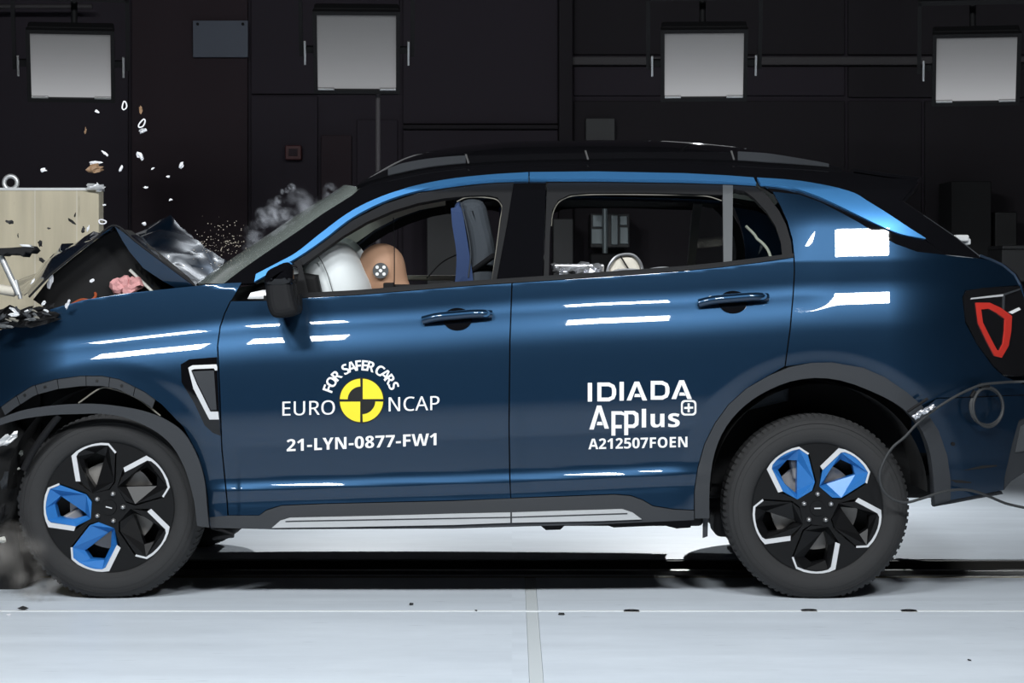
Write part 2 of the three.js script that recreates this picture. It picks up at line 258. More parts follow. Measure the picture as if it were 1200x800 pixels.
const circle = (u, v, r, a0 = 0, a1 = 360, n = 48) => Array.from({ length: n + 1 }, (_, i) => { const t = lerp(a0, a1, i / n) * Math.PI / 180; return [u + r * Math.cos(t), v - r * Math.sin(t)]; });
// surface between two or more rows of points
function grid(rows, { flat = false, thick = 0 } = {}) {
  const n = rows[0].length, pos = [], idx = [], uv = [];
  rows.forEach((r, i) => r.forEach((p, j) => { pos.push(p.x, p.y, p.z); uv.push(j / (n - 1), i / (rows.length - 1)); }));
  for (let i = 0; i + 1 < rows.length; i++) for (let j = 0; j + 1 < n; j++) { const a = i * n + j, b = a + 1, c = a + n, d = c + 1; idx.push(a, c, b, b, c, d); }
  let g = new THREE.BufferGeometry(); g.setAttribute('position', new THREE.Float32BufferAttribute(pos, 3)); g.setAttribute('uv', new THREE.Float32BufferAttribute(uv, 2)); g.setIndex(idx); g.computeVertexNormals();
  if (thick) { const q = g.clone(), p = q.attributes.position, m = q.attributes.normal; for (let i = 0; i < p.count; i++) p.setXYZ(i, p.getX(i) - m.getX(i) * thick, p.getY(i) - m.getY(i) * thick, p.getZ(i) - m.getZ(i) * thick); for (let i = 0; i < m.count; i++) m.setXYZ(i, -m.getX(i), -m.getY(i), -m.getZ(i)); const ix = q.index.array; for (let i = 0; i < ix.length; i += 3) { const t = ix[i]; ix[i] = ix[i + 1]; ix[i + 1] = t; }
    const edge = [], e = (i) => V3(pos[3 * i], pos[3 * i + 1], pos[3 * i + 2]), f = (i) => V3(p.getX(i), p.getY(i), p.getZ(i)), R = rows.length, loop = []; for (let j = 0; j < n; j++) loop.push(j); for (let i = 1; i < R; i++) loop.push(i * n + n - 1); for (let j = n - 2; j >= 0; j--) loop.push((R - 1) * n + j); for (let i = R - 2; i > 0; i--) loop.push(i * n);
    loop.forEach((a, k) => { const b = loop[(k + 1) % loop.length]; for (const x of [e(a), e(b), f(a), e(b), f(b), f(a)]) edge.push(x.x, x.y, x.z); });
    const h = new THREE.BufferGeometry(); h.setAttribute('position', new THREE.Float32BufferAttribute(edge, 3)); h.computeVertexNormals(); g = join([g, q, h]); }
  if (flat) { g = g.index ? g.toNonIndexed() : g; g.computeVertexNormals(); }
  return g;
}
const both = (g) => Object.assign([g, mirrorZ(clean(g.clone()), ZC)], { pair: true });
// solid between an outline at depth z0 and the same outline at z1 (rounded rim)
function slab(outline, z0, z1, bevel = 0.01) {
  const zm = (z0 + z1) / 2, sh = new THREE.Shape(outline.map(([u, v]) => { const p = S(u, v, z0); return new THREE.Vector2(p.x, p.y); }));
  const g = new THREE.ExtrudeGeometry(sh, { depth: Math.abs(z0 - z1) - 2 * bevel, bevelEnabled: bevel > 0, bevelThickness: bevel, bevelSize: bevel, bevelOffset: -bevel, bevelSegments: 4, curveSegments: 8 });
  return g.translate(0, 0, Math.min(z0, z1) + bevel);
}

// ------------------------------------------------------------------ the car itself
const car = thing('car', 'dark blue car with lettered doors, folded bonnet and part blue wheels, hitting the barrier', 'car', [0, 0, ZC]);
const gapFD = [[270, 353], [263, 368], [258, 383], [255, 405], [257, 450], [260, 525], [266, 585], [268, 617]];
const gapDD = [[600, 332], [597.5, 400], [596.5, 500], [597.5, 560], [599, 613]];
const gapDQ = [[930.5, 302], [931, 318], [929.5, 345], [926, 385], [920, 429]];
const arcRO = [[814, 607], [814, 575], [818, 548], [826, 520], [838, 496], [854, 474], [875, 455], [900, 440.5], [925, 430], [950, 425], [975, 424.5], [1012, 431], [1037, 442], [1062, 459], [1080, 475], [1099, 504], [1109, 533], [1113, 562], [1113, 586]];
const arcRI = [[831, 607], [831, 578], [833, 552], [838.5, 526], [848, 504], [862, 485], [880, 469], [900, 457], [925, 447], [955, 442.5], [987, 446], [1025, 460], [1050, 473], [1065, 485], [1079, 503], [1089, 530], [1093, 560], [1095, 591]];
const arcF = [[-12, 488], [0, 477], [15, 466], [37, 452], [65, 444], [95, 440], [120, 440], [140, 444], [170, 459], [190, 474], [215, 500], [232, 532], [240, 558], [244, 585], [246, 616]];
const G = 0.8;                                               // half a panel gap, in the frame's pixels
const sh = (pts, d) => pts.map(([u, v]) => [u + d, v]);

// dark inner shell behind the gaps
const liner = part('inner_body', both(panel([[232, 345], [290, 358], [345, 354], [480, 345], [600, 336], [740, 327], [850, 317], [930, 306], [1000, 306], [1060, 312], [1060, 440], [1012, 431], [950, 424], [900, 440], [854, 474], [826, 520], [814, 575], [814, 605], [250, 605], [244, 585], [240, 558], [232, 532], [215, 500], [190, 474], [175, 455]], { off: -0.03, cell: 16, thick: 0.006 })), M.void, car);

const fender = part('front_fender', panel([[283, 331], [264, 331.8], [228.5, 335], [200, 338], [150, 343.5], [100, 351], [60, 362], [30, 374], [-12, 392], ...arcF, ...sh(gapFD, -G).reverse(), [272, 350]], { cell: 4 }), M.paint, car);
part('front_fender', mirrorZ(panel([[283, 331], [228.5, 335], [150, 343.5], [60, 362], [-12, 392], ...arcF, ...sh(gapFD, -G).reverse()], { cell: 10 }), ZC), M.paint, car);
// clip tabs under the lip of the opened arch
for (const [a, b] of [[0, 18], [18.8, 40], [40.8, 66], [66.8, 100], [100.8, 128], [128.8, 158], [158.8, 182]]) {
  const up = poly(arcF.slice(0, 12)), q = [], w = []; for (let k = 0; k <= 4; k++) { const u = lerp(a, b, k / 4), s = (u - 105) / 100; q.push([u, up(u) - 1]); w.push([u + s * -5, up(u) + 12 - 2.5 * s * s]); }
  const tab = part('clip_tab', panel(band(q, w), { off: -0.004, cell: 6, thick: 0.003 }), M.clad, car);
  if (b - a > 20 && a < 150 && a !== 66.8) part('screw', panel(circle((a + b) / 2 - 1, up((a + b) / 2) + 6, 1.7, 0, 360, 10), { off: -0.002, thick: 0.002 }), M.inkBlack, tab);
}
const frontDoor = part('front_door', panel([...sh(gapFD, G), [268, 603.5], [304, 603.5], [312, 597], [330, 591.5], [380, 589.5], [530, 586], [598, 583.5], ...sh(gapDD.slice(0, 4), -G).reverse(), [540, 336], [480, 341], [420, 346], [345, 350], [309, 352.5]].filter(([u, v]) => !(v > 604 && u < 290)), { cell: 4 }), M.paint, car);
const rearDoor = part('rear_door', panel([...sh(gapDD.slice(0, 4), G), [599, 583], [720, 578.5], [739, 580], [753, 585], [765, 592], [790, 596], [813, 597], ...arcRO.slice(1, 8).map(([u, v]) => [u - G, v]), ...sh(gapDQ, -G).reverse(), [890, 308], [850, 313], [800, 318], [740, 322.5], [660, 328]], { cell: 4 }), M.paint, car);
for (const [out, name] of [[[...sh(gapFD.slice(0, 7), G), [330, 591], [598, 583], ...sh(gapDD.slice(0, 4), -G).reverse(), [480, 341], [345, 350]], 'front_door'], [[...sh(gapDD.slice(0, 4), G), [599, 583], [740, 580], [813, 597], ...arcRO.slice(1, 8), ...sh(gapDQ, -G).reverse(), [850, 313], [740, 322.5]], 'rear_door']])
  part(name, mirrorZ(panel(out, { cell: 12 }), ZC), M.paint, car);
const quarterTop = [[905, 224.5], [937, 228], [962, 237], [987, 250], [1007, 261], [1030, 275], [1050, 286], [1075, 295], [1107, 298.5], [1125, 301], [1150, 303], [1160, 305], [1175, 312], [1188, 323], [1194, 334]];
const quarterIn = [[1167, 336], [1131, 340], [1127.5, 348], [1131, 378], [1145, 404], [1164, 430], [1175, 440], [1203, 452]];
const gapQup = [[905, 224.5], [914, 241], [922, 259], [928, 280], [930.5, 302]];
const quarter = part('rear_quarter', panel([...sh(gapQup, G), ...sh(gapDQ.slice(1), G), ...arcRO.slice(9, 15), [1098, 466], [1203, 462], ...quarterIn.slice().reverse(), ...quarterTop.slice(1).reverse()], { cell: 4 }), M.paint, car);
part('rear_quarter', mirrorZ(panel([...gapQup, ...gapDQ.slice(1), ...arcRO.slice(9, 15), [1098, 466], [1203, 462], [1194, 334], ...quarterTop.slice(1).reverse()], { cell: 12 }), ZC), M.paint, car);
const bumper = part('rear_bumper', panel([[1098, 467.2], [1203, 463.2], [1203, 488], [1194, 492], [1186, 520], [1177, 560], [1176, 574], [1150, 579], [1113, 586], ...arcRO.slice(14, 18).reverse(), [1083, 479]], { cell: 4 }), M.paint, car);
part('rear_bumper', mirrorZ(panel([[1098, 467], [1203, 463], [1203, 500], [1176, 574], [1113, 586], ...arcRO.slice(14, 18).reverse()], { cell: 14 }), ZC), M.paint, car);
part('bumper_insert', panel([[1203, 489], [1195, 492], [1187, 520], [1178.5, 560], [1178, 574], [1186, 564], [1203, 553]], { off: -0.006, cell: 6 }), M.clad, bumper);
part('bumper_reflector', panel([[1203, 496], [1197, 500], [1191, 530], [1203, 528]], { off: -0.002, cell: 6, thick: 0.004 }), M.bar, bumper);
for (const q of [[[1129, 551], [1150, 545.5], [1168, 544.5], [1168, 546.5], [1145, 549.5]], [[1114, 562], [1126, 562.5], [1138, 564.5], [1138, 566], [1120, 565.5]]]) part('scratch', panel(q, { off: 0.0012, thick: 0.001 }), M.void, bumper);
part('tow_eye_cap', panel(circle(1116.5, 520, 2.4, 0, 360, 12), { off: 0.003, thick: 0.003 }), M.black, bumper);
part('rear_bumper_lip', panel([[1094, 591], [1113, 587], [1150, 580], [1176, 575.5], [1178, 579], [1150, 584], [1113, 591], [1096, 594]], { off: -0.01, cell: 6 }), M.clad, car);

// rear wheel arch trim and sills
part('wheel_arch_trim', both(panel(band(arcRO, smooth(arcRI, 2)), { off: 0.006, cell: 6, thick: 0.03 })), M.clad, car);
const sillTop = [[268, 604], [290, 604], [304, 604], [312, 598], [330, 592.5], [380, 590.5], [530, 587], [599, 584], [720, 579.5], [739, 581], [753, 586], [765, 593], [790, 597], [813, 598]];
part('sill_cladding', both(panel([...sillTop, [813, 609], [700, 614], [530, 619], [320, 620], [247, 618], [246, 606]], { off: 0.004, cell: 6, thick: 0.03 })), M.clad, car);
part('sill_trim', panel([[319, 618], [329, 609.5], [340, 606.2], [440, 604], [530, 601.5], [598, 600], [598, 612], [530, 614.5], [400, 617]], { off: 0.012, cell: 6, thick: 0.012 }), M.silver, car);
part('sill_trim', panel([[600, 600], [660, 598], [729, 596], [741, 600], [752, 608], [700, 610], [600, 612]], { off: 0.012, cell: 6, thick: 0.012 }), M.silver, car);
{ const crease = (a, b, dv) => { const t = []; for (let u = a; u <= b; u += 10) t.push([u, poly([[319, 611], [340, 609.6], [598, 605], [752, 600]])(u) + dv]); return t; };
  part('sill_trim_edge', panel(band(crease(335, 735, 0), crease(335, 735, 1.4)), { off: 0.0135, thick: 0.002 }), M.clad, car); }
part('sill_bracket', panel([[633, 617], [665, 615], [657, 622.5], [640, 623]], { off: -0.05, thick: 0.05 }), M.black, car);
part('sill_bracket', panel([[700, 613], [813, 608], [813, 619.5], [795, 621], [780, 617], [720, 619.5]], { off: -0.04, thick: 0.05 }), M.black, car);
part('mud_flap', panel([[825.5, 606], [831.5, 606], [831, 630], [825.5, 632]], { off: -0.03, thick: 0.004 }), M.clad, car);
part('torn_seal', tube([P(246, 619, -0.02), P(262, 622, 0), P(275, 627, 0.01), P(262, 629, 0), P(248, 632, -0.02)], 0.006, 30, 6), M.black, car);

// front arch trim torn loose and lying over the tyre
{ const up = smooth([[-14, 494], [0, 490], [25, 481], [62, 475], [107, 473], [140, 476], [170, 482], [195, 492], [215, 507], [230, 532], [239, 560], [243, 600], [245, 618]], 3);
  const lo = smooth([[-14, 503], [0, 498], [25, 491], [62, 486], [90, 485], [115, 484.5], [140, 487.5], [160, 494], [185, 507], [203, 524], [217, 550], [227, 585], [231, 616]], 3);
  part('wheel_arch_trim', panel(band(up, lo), { off: 0, cell: 5, thick: 0.012, zf: (u, v) => 0.022 + 0.02 * sstep(160 - u, 0, 160) }), M.clad, car, 'grey arch trim torn loose and lying over the front tyre');
  part('arch_stay', tube([S(70, 486, 0.02), S(55, 505, 0), S(38, 530, -0.02), S(28, 550, -0.03)], 0.014, 16, 6), M.black, car);
  part('arch_liner_edge', tube([S(92, 472, -0.05), S(120, 454, -0.06), S(130, 455, -0.06), S(160, 466, -0.06), S(188, 487, -0.05)], 0.0035, 30, 6), M.sealGrey, car); }

// blue cantrail over the windows and the black strip beneath it
const capT = smooth([[300, 322], [325, 309], [347, 297], [375, 275], [412, 248], [450, 230], [487, 219], [525, 211.5], [575, 206], [619.3, 203.3]], 4), capB = smooth([[298, 331], [328, 314], [351, 301], [380, 281], [412, 256.5], [450, 237], [487, 225], [525, 218], [575, 212.5], [619.3, 211]], 4);
const midT = [[620.7, 203.2], [700, 202.5], [800, 204.5], [850, 207], [883, 209.5]], midB = [[620.7, 211], [700, 211], [800, 212.5], [850, 214], [886, 216]];
const rearT = smooth([[887, 209.6], [920, 211.8], [950, 215.5], [1000, 227], [1017, 237], [1040, 251], [1062, 265.5], [1084, 279.5]], 4), rearB = smooth([[891, 216.4], [915, 219], [937, 223.5], [962, 232.5], [987, 244], [1012, 256], [1037, 267.5], [1055, 274.5], [1084, 280.4]], 4);
for (const [t, b] of [[capT, capB], [midT, midB], [rearT, rearB]]) { part('roof_strip', both(panel(band(t, b), { off: 0.007, cell: 4, thick: 0.014 })), M.strip, car, 'bright blue strip above the windows'); part('strip_lining', both(panel(band(t, b), { off: -0.009, cell: 8, thick: 0.004 })), M.black, car); }
const quarterEdge = [[889, 210.5], [905, 225], [937, 228.5], [962, 237.5], [987, 250.5], [1007, 261.5], [1030, 275.5], [1050, 286.5], [1075, 295.5], [1108, 299]];
part('pillar_strip', both(panel(band(sh(rearB, 0).concat([[1108, 298]]), quarterEdge), { off: -0.004, cell: 6, thick: 0.01 })), M.gloss, car);

// A pillar, roof side, roof, rails
const roofLow = [...capT, ...midT, ...rearT], roofHigh = [[262, 333], [285, 315], [310, 297], [350, 270], [380, 249], [412, 229], [424, 219.5], [440, 211], [470, 198], [510, 190.5], [545, 187.5], [600, 185], [690, 183], [780, 182.5], [860, 184], [900, 187], [940, 192], [985, 200], [1040, 208], [1076, 210]];
part('roof_side', both(panel([[262, 333], [300, 331.5], ...roofLow, [1107, 298], [1150, 302.5], [1148, 300.5], [1120, 278], [1082, 252], [1057, 235], [1068, 222], [1076, 210], ...roofHigh.slice(1, -1).reverse()], { off: -0.001, cell: 5, thick: 0.012 })), M.gloss, car);
{ const near = smooth(roofHigh.slice(5), 3).map(([u, v]) => P(u, v, -0.002)), crown = poly([[-0.6, 0.02], [-0.4, 0.075], [0, 0.095], [0.6, 0.09], [1.1, 0.06], [1.6, 0.02]]), rows = [];
  for (let k = 0; k <= 20; k++) { const t = k / 20; rows.push(near.map((p) => { const x = p.x, h = crown(x), s = 2 * t - 1, push = (x < -0.35 ? -0.07 * sstep(-0.35 - x, 0, 0.25) : x > 1.4 ? 0.05 * sstep(x, 1.4, 1.6) : 0) * (1 - s * s); return V3(x + push, p.y + h * (1 - Math.pow(Math.abs(s), 2.6)), lerp(p.z, 2 * ZC - p.z, t)); })); }
  part('roof', grid(rows.reverse(), { thick: 0.015 }), M.gloss, car); }
{ const path = smooth([[418, 216.5], [430, 211.5], [445, 205.5], [470, 197.5], [505, 191], [545, 187.2], [600, 184.6], [690, 182.5], [780, 181.8], [860, 183], [900, 185.5], [940, 190], [970, 194], [987, 197.5]], 5);
  const z = (u, v) => zBody(u, v) + 0.02, rail = [], half = poly([[418, 0.4], [440, 2.5], [470, 5], [545, 4.2], [600, 3.4], [780, 3.6], [860, 4.8], [900, 5], [960, 2], [987, 0.5]]);
  const up = path.map(([u, v]) => [u, v - half(u)]), dn = path.map(([u, v]) => [u, v + half(u)]);
  const cutAt = (a, b) => band(up.filter((p) => p[0] >= a && p[0] <= b), dn.filter((p) => p[0] >= a && p[0] <= b));
  const r = part('roof_rail', both(panel(cutAt(0, 2000), { off: 0, cell: 5, thick: 0.03, zf: z })), M.rail, car);
  for (const [a, b] of [[452, 546], [856, 972]]) part('rail_sheen', both(panel(cutAt(a, b), { off: 0.004, cell: 5, thick: 0.004, zf: z })), M.clad, r);  // grey overlays painted as reflections on the black rail
  for (const u of [547, 687, 858]) { const v = poly(path)(u); part('rail_joint', both(panel([[u - 2, v - 5], [u, v - 5], [u + 3, v + 5], [u + 1, v + 5]], { off: 0.006, thick: 0.004, zf: z })), M.steel, r); } }
part('roof_antenna', box(1.02, 1.14, 1.665, 1.70, ZC - 0.012, ZC + 0.012, 0.01), M.gloss, car);
// windscreen, rear window, spoiler, tailgate
{ const e = smooth([[262, 331.5], [285, 314], [310, 296.5], [350, 269.5], [380, 248.5], [412, 228.5], [424, 219]], 3).map(([u, v]) => P(u, v, -0.004)), rows = [], n = e.length - 1;
  for (let k = 0; k <= 20; k++) { const t = k / 20, s = 1 - (2 * t - 1) ** 2; rows.push(e.map((p, i) => V3(p.x - lerp(0.21, 0.115, i / n) * s, p.y + lerp(0.0, 0.035, i / n) * s, lerp(p.z, 2 * ZC - p.z, t)))); }
  part('windscreen', grid(rows.reverse()), M.screen, car); }
{ const e = [[1076, 210], [1057, 235], [1082, 252], [1120, 278], [1148, 300]].map(([u, v]) => P(u, v, -0.006)), rows = [];
  const glassRow = e.slice(1); for (let k = 0; k <= 12; k++) { const t = k / 12, s = 1 - (2 * t - 1) ** 2; rows.push(glassRow.map((p) => V3(p.x + 0.06 * s, p.y + 0.01 * s, lerp(p.z, 2 * ZC - p.z, t)))); }
  part('rear_window', grid(rows, { thick: 0.006 }), M.privacy, car);
  const sp = [[1000, 200], [1040, 206], [1076, 210], [1066, 224], [1057, 235]].map(([u, v]) => P(u, v, -0.004)), top = []; for (let k = 0; k <= 12; k++) { const t = k / 12, s = 1 - (2 * t - 1) ** 2; top.push(sp.map((p, i) => V3(p.x + 0.1 * s * (i > 0 && i < 4 ? 1 : 0.6), p.y + 0.02 * s, lerp(p.z, 2 * ZC - p.z, t)))); }
  part('spoiler', grid(top, { thick: 0.012 }), M.gloss, car);
  const tg = [[1148, 300.5], [1160, 305], [1175, 312], [1188, 323], [1194, 334], [1199, 352], [1203, 400], [1206, 460]].map(([u, v]) => P(u, v, -0.002)), low = []; for (let k = 0; k <= 14; k++) { const t = k / 14, s = 1 - (2 * t - 1) ** 4; low.push(tg.map((p, i) => V3(p.x + 0.06 * s, p.y, lerp(p.z, 2 * ZC - p.z, t)))); }
  part('tailgate', grid(low, { thick: 0.01 }), M.paint, car);
  part('rear_wiper', [pbox(1119, 275, 1136, 283, -0.9, 0.05, 0.008), pbox(1128, 279, 1138, 287, -0.92, 0.05, 0.008)], M.white, car); }
// tail lamp
{ const lamp = part('tail_lamp', both(panel([[1131.5, 341], [1150, 337.5], [1167, 336.5], [1194, 335], [1200, 352], [1203, 440], [1190, 441], [1175, 439], [1164, 429], [1145, 403], [1131.5, 377], [1128.5, 348]], { off: 0.004, cell: 4, thick: 0.01 })), M.privacy, car);
  const o = [[1142, 355], [1158, 355], [1171, 361], [1184, 370.5], [1183, 388], [1180, 405], [1172, 419], [1164, 417], [1155, 400], [1145, 379]], i = [[1148, 363], [1157, 362], [1167, 367.5], [1176, 374], [1175.5, 388], [1173.5, 403], [1169.5, 410.5], [1166.5, 410], [1159, 396], [1150, 378]];
  part('light_loop', join(halves(o, i).map((q) => panel(q, { off: 0.009, cell: 5, thick: 0.006 }))), M.red, lamp);
  part('chrome_line', panel([[1137, 349.5], [1174, 345], [1174, 347.5], [1137, 351]], { off: 0.008, thick: 0.004 }), M.machined, lamp);
  part('chrome_line', panel([[1174, 346], [1175.5, 344], [1194, 338], [1194, 340], [1176, 346.5], [1175, 370], [1173.5, 370]], { off: 0.008, thick: 0.004 }), M.clad, lamp);
  part('lens_cap', panel([[1180, 366], [1192, 360.5], [1194, 363], [1184, 368]], { off: 0.01, thick: 0.004 }), M.white, lamp); }
// windows: frames, bars, panes, belt moulding
const fOut = [[340, 309], [352, 301.5], [380, 281.8], [412, 257.5], [450, 238], [487, 226], [525, 219], [575, 213.2], [602, 212], [594, 262], [581, 331]];
const fIn = [[355, 309], [378, 292], [402, 275], [430, 258.5], [460, 245.5], [490, 236.5], [520, 231], [550, 228], [572, 227.5], [583, 230], [588.5, 238], [587.5, 254], [582, 292], [575.5, 331]];
part('window_frame', both(panel(band(fOut, fIn), { off: -0.008, cell: 5, thick: 0.02 })), M.frame, car);
const rOut = [[637, 327], [641, 212.3], [700, 212], [800, 213.5], [850, 215], [886, 217], [900, 228], [913, 246], [921, 262], [927, 282], [929, 299]];
const rIn = [[643, 326], [644.5, 270], [647, 245], [654, 233], [668, 226.5], [690, 224.5], [760, 224.5], [846, 227], [861, 219.5], [872, 222], [884, 231], [898, 246], [909, 264], [915, 282], [917, 298]];
part('window_frame', both(panel(band(rOut, rIn), { off: -0.008, cell: 5, thick: 0.02 })), M.frame, car);
part('window_bar', both(panel([[847, 215.5], [859, 216], [858, 311.5], [848, 313]], { off: -0.004, cell: 6, thick: 0.03 })), M.bar, car);
part('pillar_cover', both(panel([[602.5, 212], [640, 212], [636, 328.5], [600, 331], [581.5, 332.5], [594.5, 262]], { off: -0.003, cell: 5, thick: 0.02 })), M.gloss, car);
const seal = [[309, 352], [345, 349.5], [420, 345.5], [480, 340.5], [540, 335.5], [600, 331.5], [660, 327.5], [740, 322], [800, 317.5], [850, 312.5], [890, 307.5], [930, 301.5]];
part('belt_moulding', both(panel(band(seal, seal.map(([u, v]) => [u, v - (u > 900 ? 4.5 : 5.5)])), { off: 0.003, cell: 6, thick: 0.02 })), M.frame, car);
part('quarter_pane', both(panel([[860, 219], [872, 221.5], [884, 230.5], [898, 245.5], [909.5, 264], [915.5, 282], [917.5, 299.5], [858, 311]], { off: -0.018, cell: 12, thick: 0 })), M.glass, car);
// pale seal edges round the openings
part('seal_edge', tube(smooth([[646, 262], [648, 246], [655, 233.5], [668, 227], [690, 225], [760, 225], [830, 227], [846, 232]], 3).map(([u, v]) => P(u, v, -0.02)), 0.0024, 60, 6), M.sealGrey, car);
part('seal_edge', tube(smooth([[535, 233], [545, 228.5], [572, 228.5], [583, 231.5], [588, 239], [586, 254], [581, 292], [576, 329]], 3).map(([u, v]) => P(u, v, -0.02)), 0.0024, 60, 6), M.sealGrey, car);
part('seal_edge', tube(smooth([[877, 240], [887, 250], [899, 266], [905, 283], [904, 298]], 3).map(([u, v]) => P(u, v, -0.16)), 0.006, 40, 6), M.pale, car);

// mirror with its black foot
part('mirror_foot', panel([[340, 310], [352, 303], [358, 330], [362, 347], [344, 349], [330, 350]], { off: 0.0, cell: 6, thick: 0.03 }), M.black, car);
part('door_corner_pane', panel([[290, 350], [294, 343], [308, 340], [313, 340], [313, 350]], { off: 0.002, thick: 0.008 }), M.silver, car);
{ const O = [[311, 324], [314, 319], [322, 314], [334, 309], [340, 312], [341, 330], [345, 352], [348, 366], [342, 370], [330, 372.5], [319, 371], [313.5, 362], [310.5, 345]];
  const hs = slab(smooth(O, 3, true), 0.18, -0.02, 0.03); hs.rotateY(0);
  const mir = part('door_mirror', hs, M.frame, car);
  part('mirror_cap', slab(smooth([[309.5, 334], [310, 323], [313, 317], [322, 312], [336, 307], [342, 312], [341, 333]], 3, true), 0.19, -0.03, 0.03), M.gloss, mir);
  part('mirror_rim', tube([S(341, 310, 0.11), S(344, 330, 0.11), S(349, 366, 0.11)], 0.006, 16, 6), M.black, mir);
  part('mirror_arm', slab([[335, 345], [352, 344], [352, 364], [338, 368]], 0.03, -0.06, 0.01), M.black, mir); }
// door handles
for (const [u, v, door] of [[536, 373, frontDoor], [859, 353, rearDoor]]) {
  const d = (x, y) => [u + x, v + y];
  const h = part('door_handle', tube([P(u - 40, v + 4, 0.012), P(u - 25, v + 2, 0.026), P(u, v, 0.03), P(u + 25, v - 2, 0.028), P(u + 40, v - 3, 0.012)], 0.017, 40, 12), M.paint, door);
  part('handle_bowl_shade', panel(circle(u, v, 17, 0, 360, 28).map(([x, y]) => [x, (y - v) * 0.78 + v + 1]), { off: 0.0035, thick: 0.003, cell: 5 }), M.gloss, h);  // black disc painted as the shade in the bowl behind the handle
  part('handle_end', panel(circle(u + 33, v - 2, 6, 0, 360, 16).map(([x, y]) => [x, (y - v + 2) * 0.7 + v - 2]), { off: 0.034, thick: 0.02, cell: 5 }), M.paint, h);
}
// vent in the fender
{ const o = [[212, 427], [222, 421], [254.5, 418.5], [255, 440], [256.5, 470], [258.3, 510], [250, 507], [240, 498], [228, 472], [213, 448]];
  const vent = part('fender_vent', panel(o, { off: 0.003, thick: 0.012, cell: 4 }), M.gloss, fender);
  part('vent_rim', panel(band([[221, 431], [226, 428.2], [254, 427], [255, 430], [255, 434]], [[224.5, 434], [227.5, 432.5], [251, 431.5], [252, 433], [252.5, 434]]), { off: 0.009, thick: 0.006 }), M.machined, vent);
  part('vent_rim', panel([[221, 431], [224.5, 434], [231.5, 451], [247, 482], [256, 482], [257, 491], [246, 491], [227, 455]], { off: 0.0085, thick: 0.006 }), M.machined, vent);
  part('vent_panel', panel([[226, 435], [251, 434], [254, 480], [247.5, 480], [233, 451]], { off: 0.007, thick: 0.006, cell: 5 }), M.clad, vent); }

// ------------------------------------------------------------------ lettering
const bold = await new FontLoader().loadAsync('fonts/droid/droid_sans_bold.typeface.json'), regular = await new FontLoader().loadAsync('fonts/droid/droid_sans_regular.typeface.json');
function flat(shapes, map, off = 0.0016) {
  const g = new THREE.ShapeGeometry(shapes, 6), p = g.attributes.position, n = g.attributes.normal, bottom = [];
  for (let i = 0; i < p.count; i++) { const [u, v] = map(p.getX(i), p.getY(i)), q = P(u, v, off), m = N(u, v); p.setXYZ(i, q.x, q.y, q.z); n.setXYZ(i, m.x, m.y, m.z); }
  return g;
}
function extent(shapes) { let a = 1e9, b = -1e9, c = 1e9, d = -1e9; for (const s of shapes) for (const p of s.getPoints(4)) { a = Math.min(a, p.x); b = Math.max(b, p.x); c = Math.min(c, p.y); d = Math.max(d, p.y); } return [a, b, c, d]; }
function words(text, font, u0, v0, u1, v1, cap, parent, name = 'lettering', spread = 0) {
  let shapes = [];
  if (spread) { let x = 0; for (const ch of text) { const s = font.generateShapes(ch, 100); for (const q of s) { const mv = (path) => { for (const c of path.curves) for (const k of ['v0', 'v1', 'v2', 'v3']) if (c[k]) c[k].x += x; path.currentPoint.x += x; }; mv(q); q.holes.forEach(mv); } shapes.push(...s); x += (font.data.glyphs[ch].ha / font.data.resolution) * 100 + spread; } } else shapes = font.generateShapes(text, 100);
  const [a, b] = extent(shapes), hs = extent(font.generateShapes('E', 100)), sy = cap / hs[3];
  part(name, flat(shapes, (x, y) => { const t = (x - a) / (b - a); return [lerp(u0, u1, t), lerp(v0, v1, t) - y * sy]; }), M.white, parent);
}
words('EURO', regular, 331, 486.8, 392.5, 485.2, 16.3, frontDoor); words('NCAP', regular, 455.5, 481.8, 515, 480, 16.3, frontDoor);
words('21-LYN-0877-FW1', bold, 336, 528.6, 511.5, 521.3, 14, frontDoor);
{ const text = 'FOR SAFER CARS', ang = [160, 148, 134.5, 0, 117, 106, 95, 85, 74.5, 0, 59, 48, 37, 25], cx = 423.7, cy = 469.5;
  [...text].forEach((ch, i) => { if (ch === ' ') return; const s = bold.generateShapes(ch, 100), [a, b] = extent(s), sy = 8.6 / 71.4, rot = (ang[i] - 90) * Math.PI / 180;
    part('lettering', flat(s, (x, y) => { const lx = (x - (a + b) / 2) * sy, ly = 35.6 + y * sy; return [cx + lx * Math.cos(rot) - ly * Math.sin(rot), cy - (lx * Math.sin(rot) + ly * Math.cos(rot))]; }), M.white, frontDoor); });
  const badge = part('round_badge', panel(circle(cx, cy - 0.6, 26.8), { off: 0.0024, thick: 0.002, cell: 8 }), M.inkBlack, frontDoor, 'yellow and black quartered crash test roundel'), by = cy - 0.6;
  const pie = (r0, r1, a0, a1) => band(circle(cx, by, r1, a0, a1, 20), r0 ? circle(cx, by, r0, a0, a1, 20) : [[cx + 1.1 * Math.cos((a0 + a1) / 2 * Math.PI / 180), by - 1.1 * Math.sin((a0 + a1) / 2 * Math.PI / 180)]]);
  const inset = (q, dx, dy) => q.map(([u, v]) => [u + dx, v + dy]);
  for (const [r0, r1, a0, a1, dx, dy] of [[0, 24.6, 2, 88, 1, -1], [15.5, 24.6, 92, 178, -1, -1], [0, 24.6, 182, 268, -1, 1], [15.5, 24.6, 272, 358, 1, 1]]) part('yellow_quarter', panel(inset(pie(r0, r1, a0, a1), dx * 0.7, dy * 0.7), { off: 0.0036, thick: 0.001, cell: 8 }), M.yellow, badge); }
words('A212507FOEN', bold, 689.5, 526.2, 805.5, 523.6, 12.2, rearDoor);
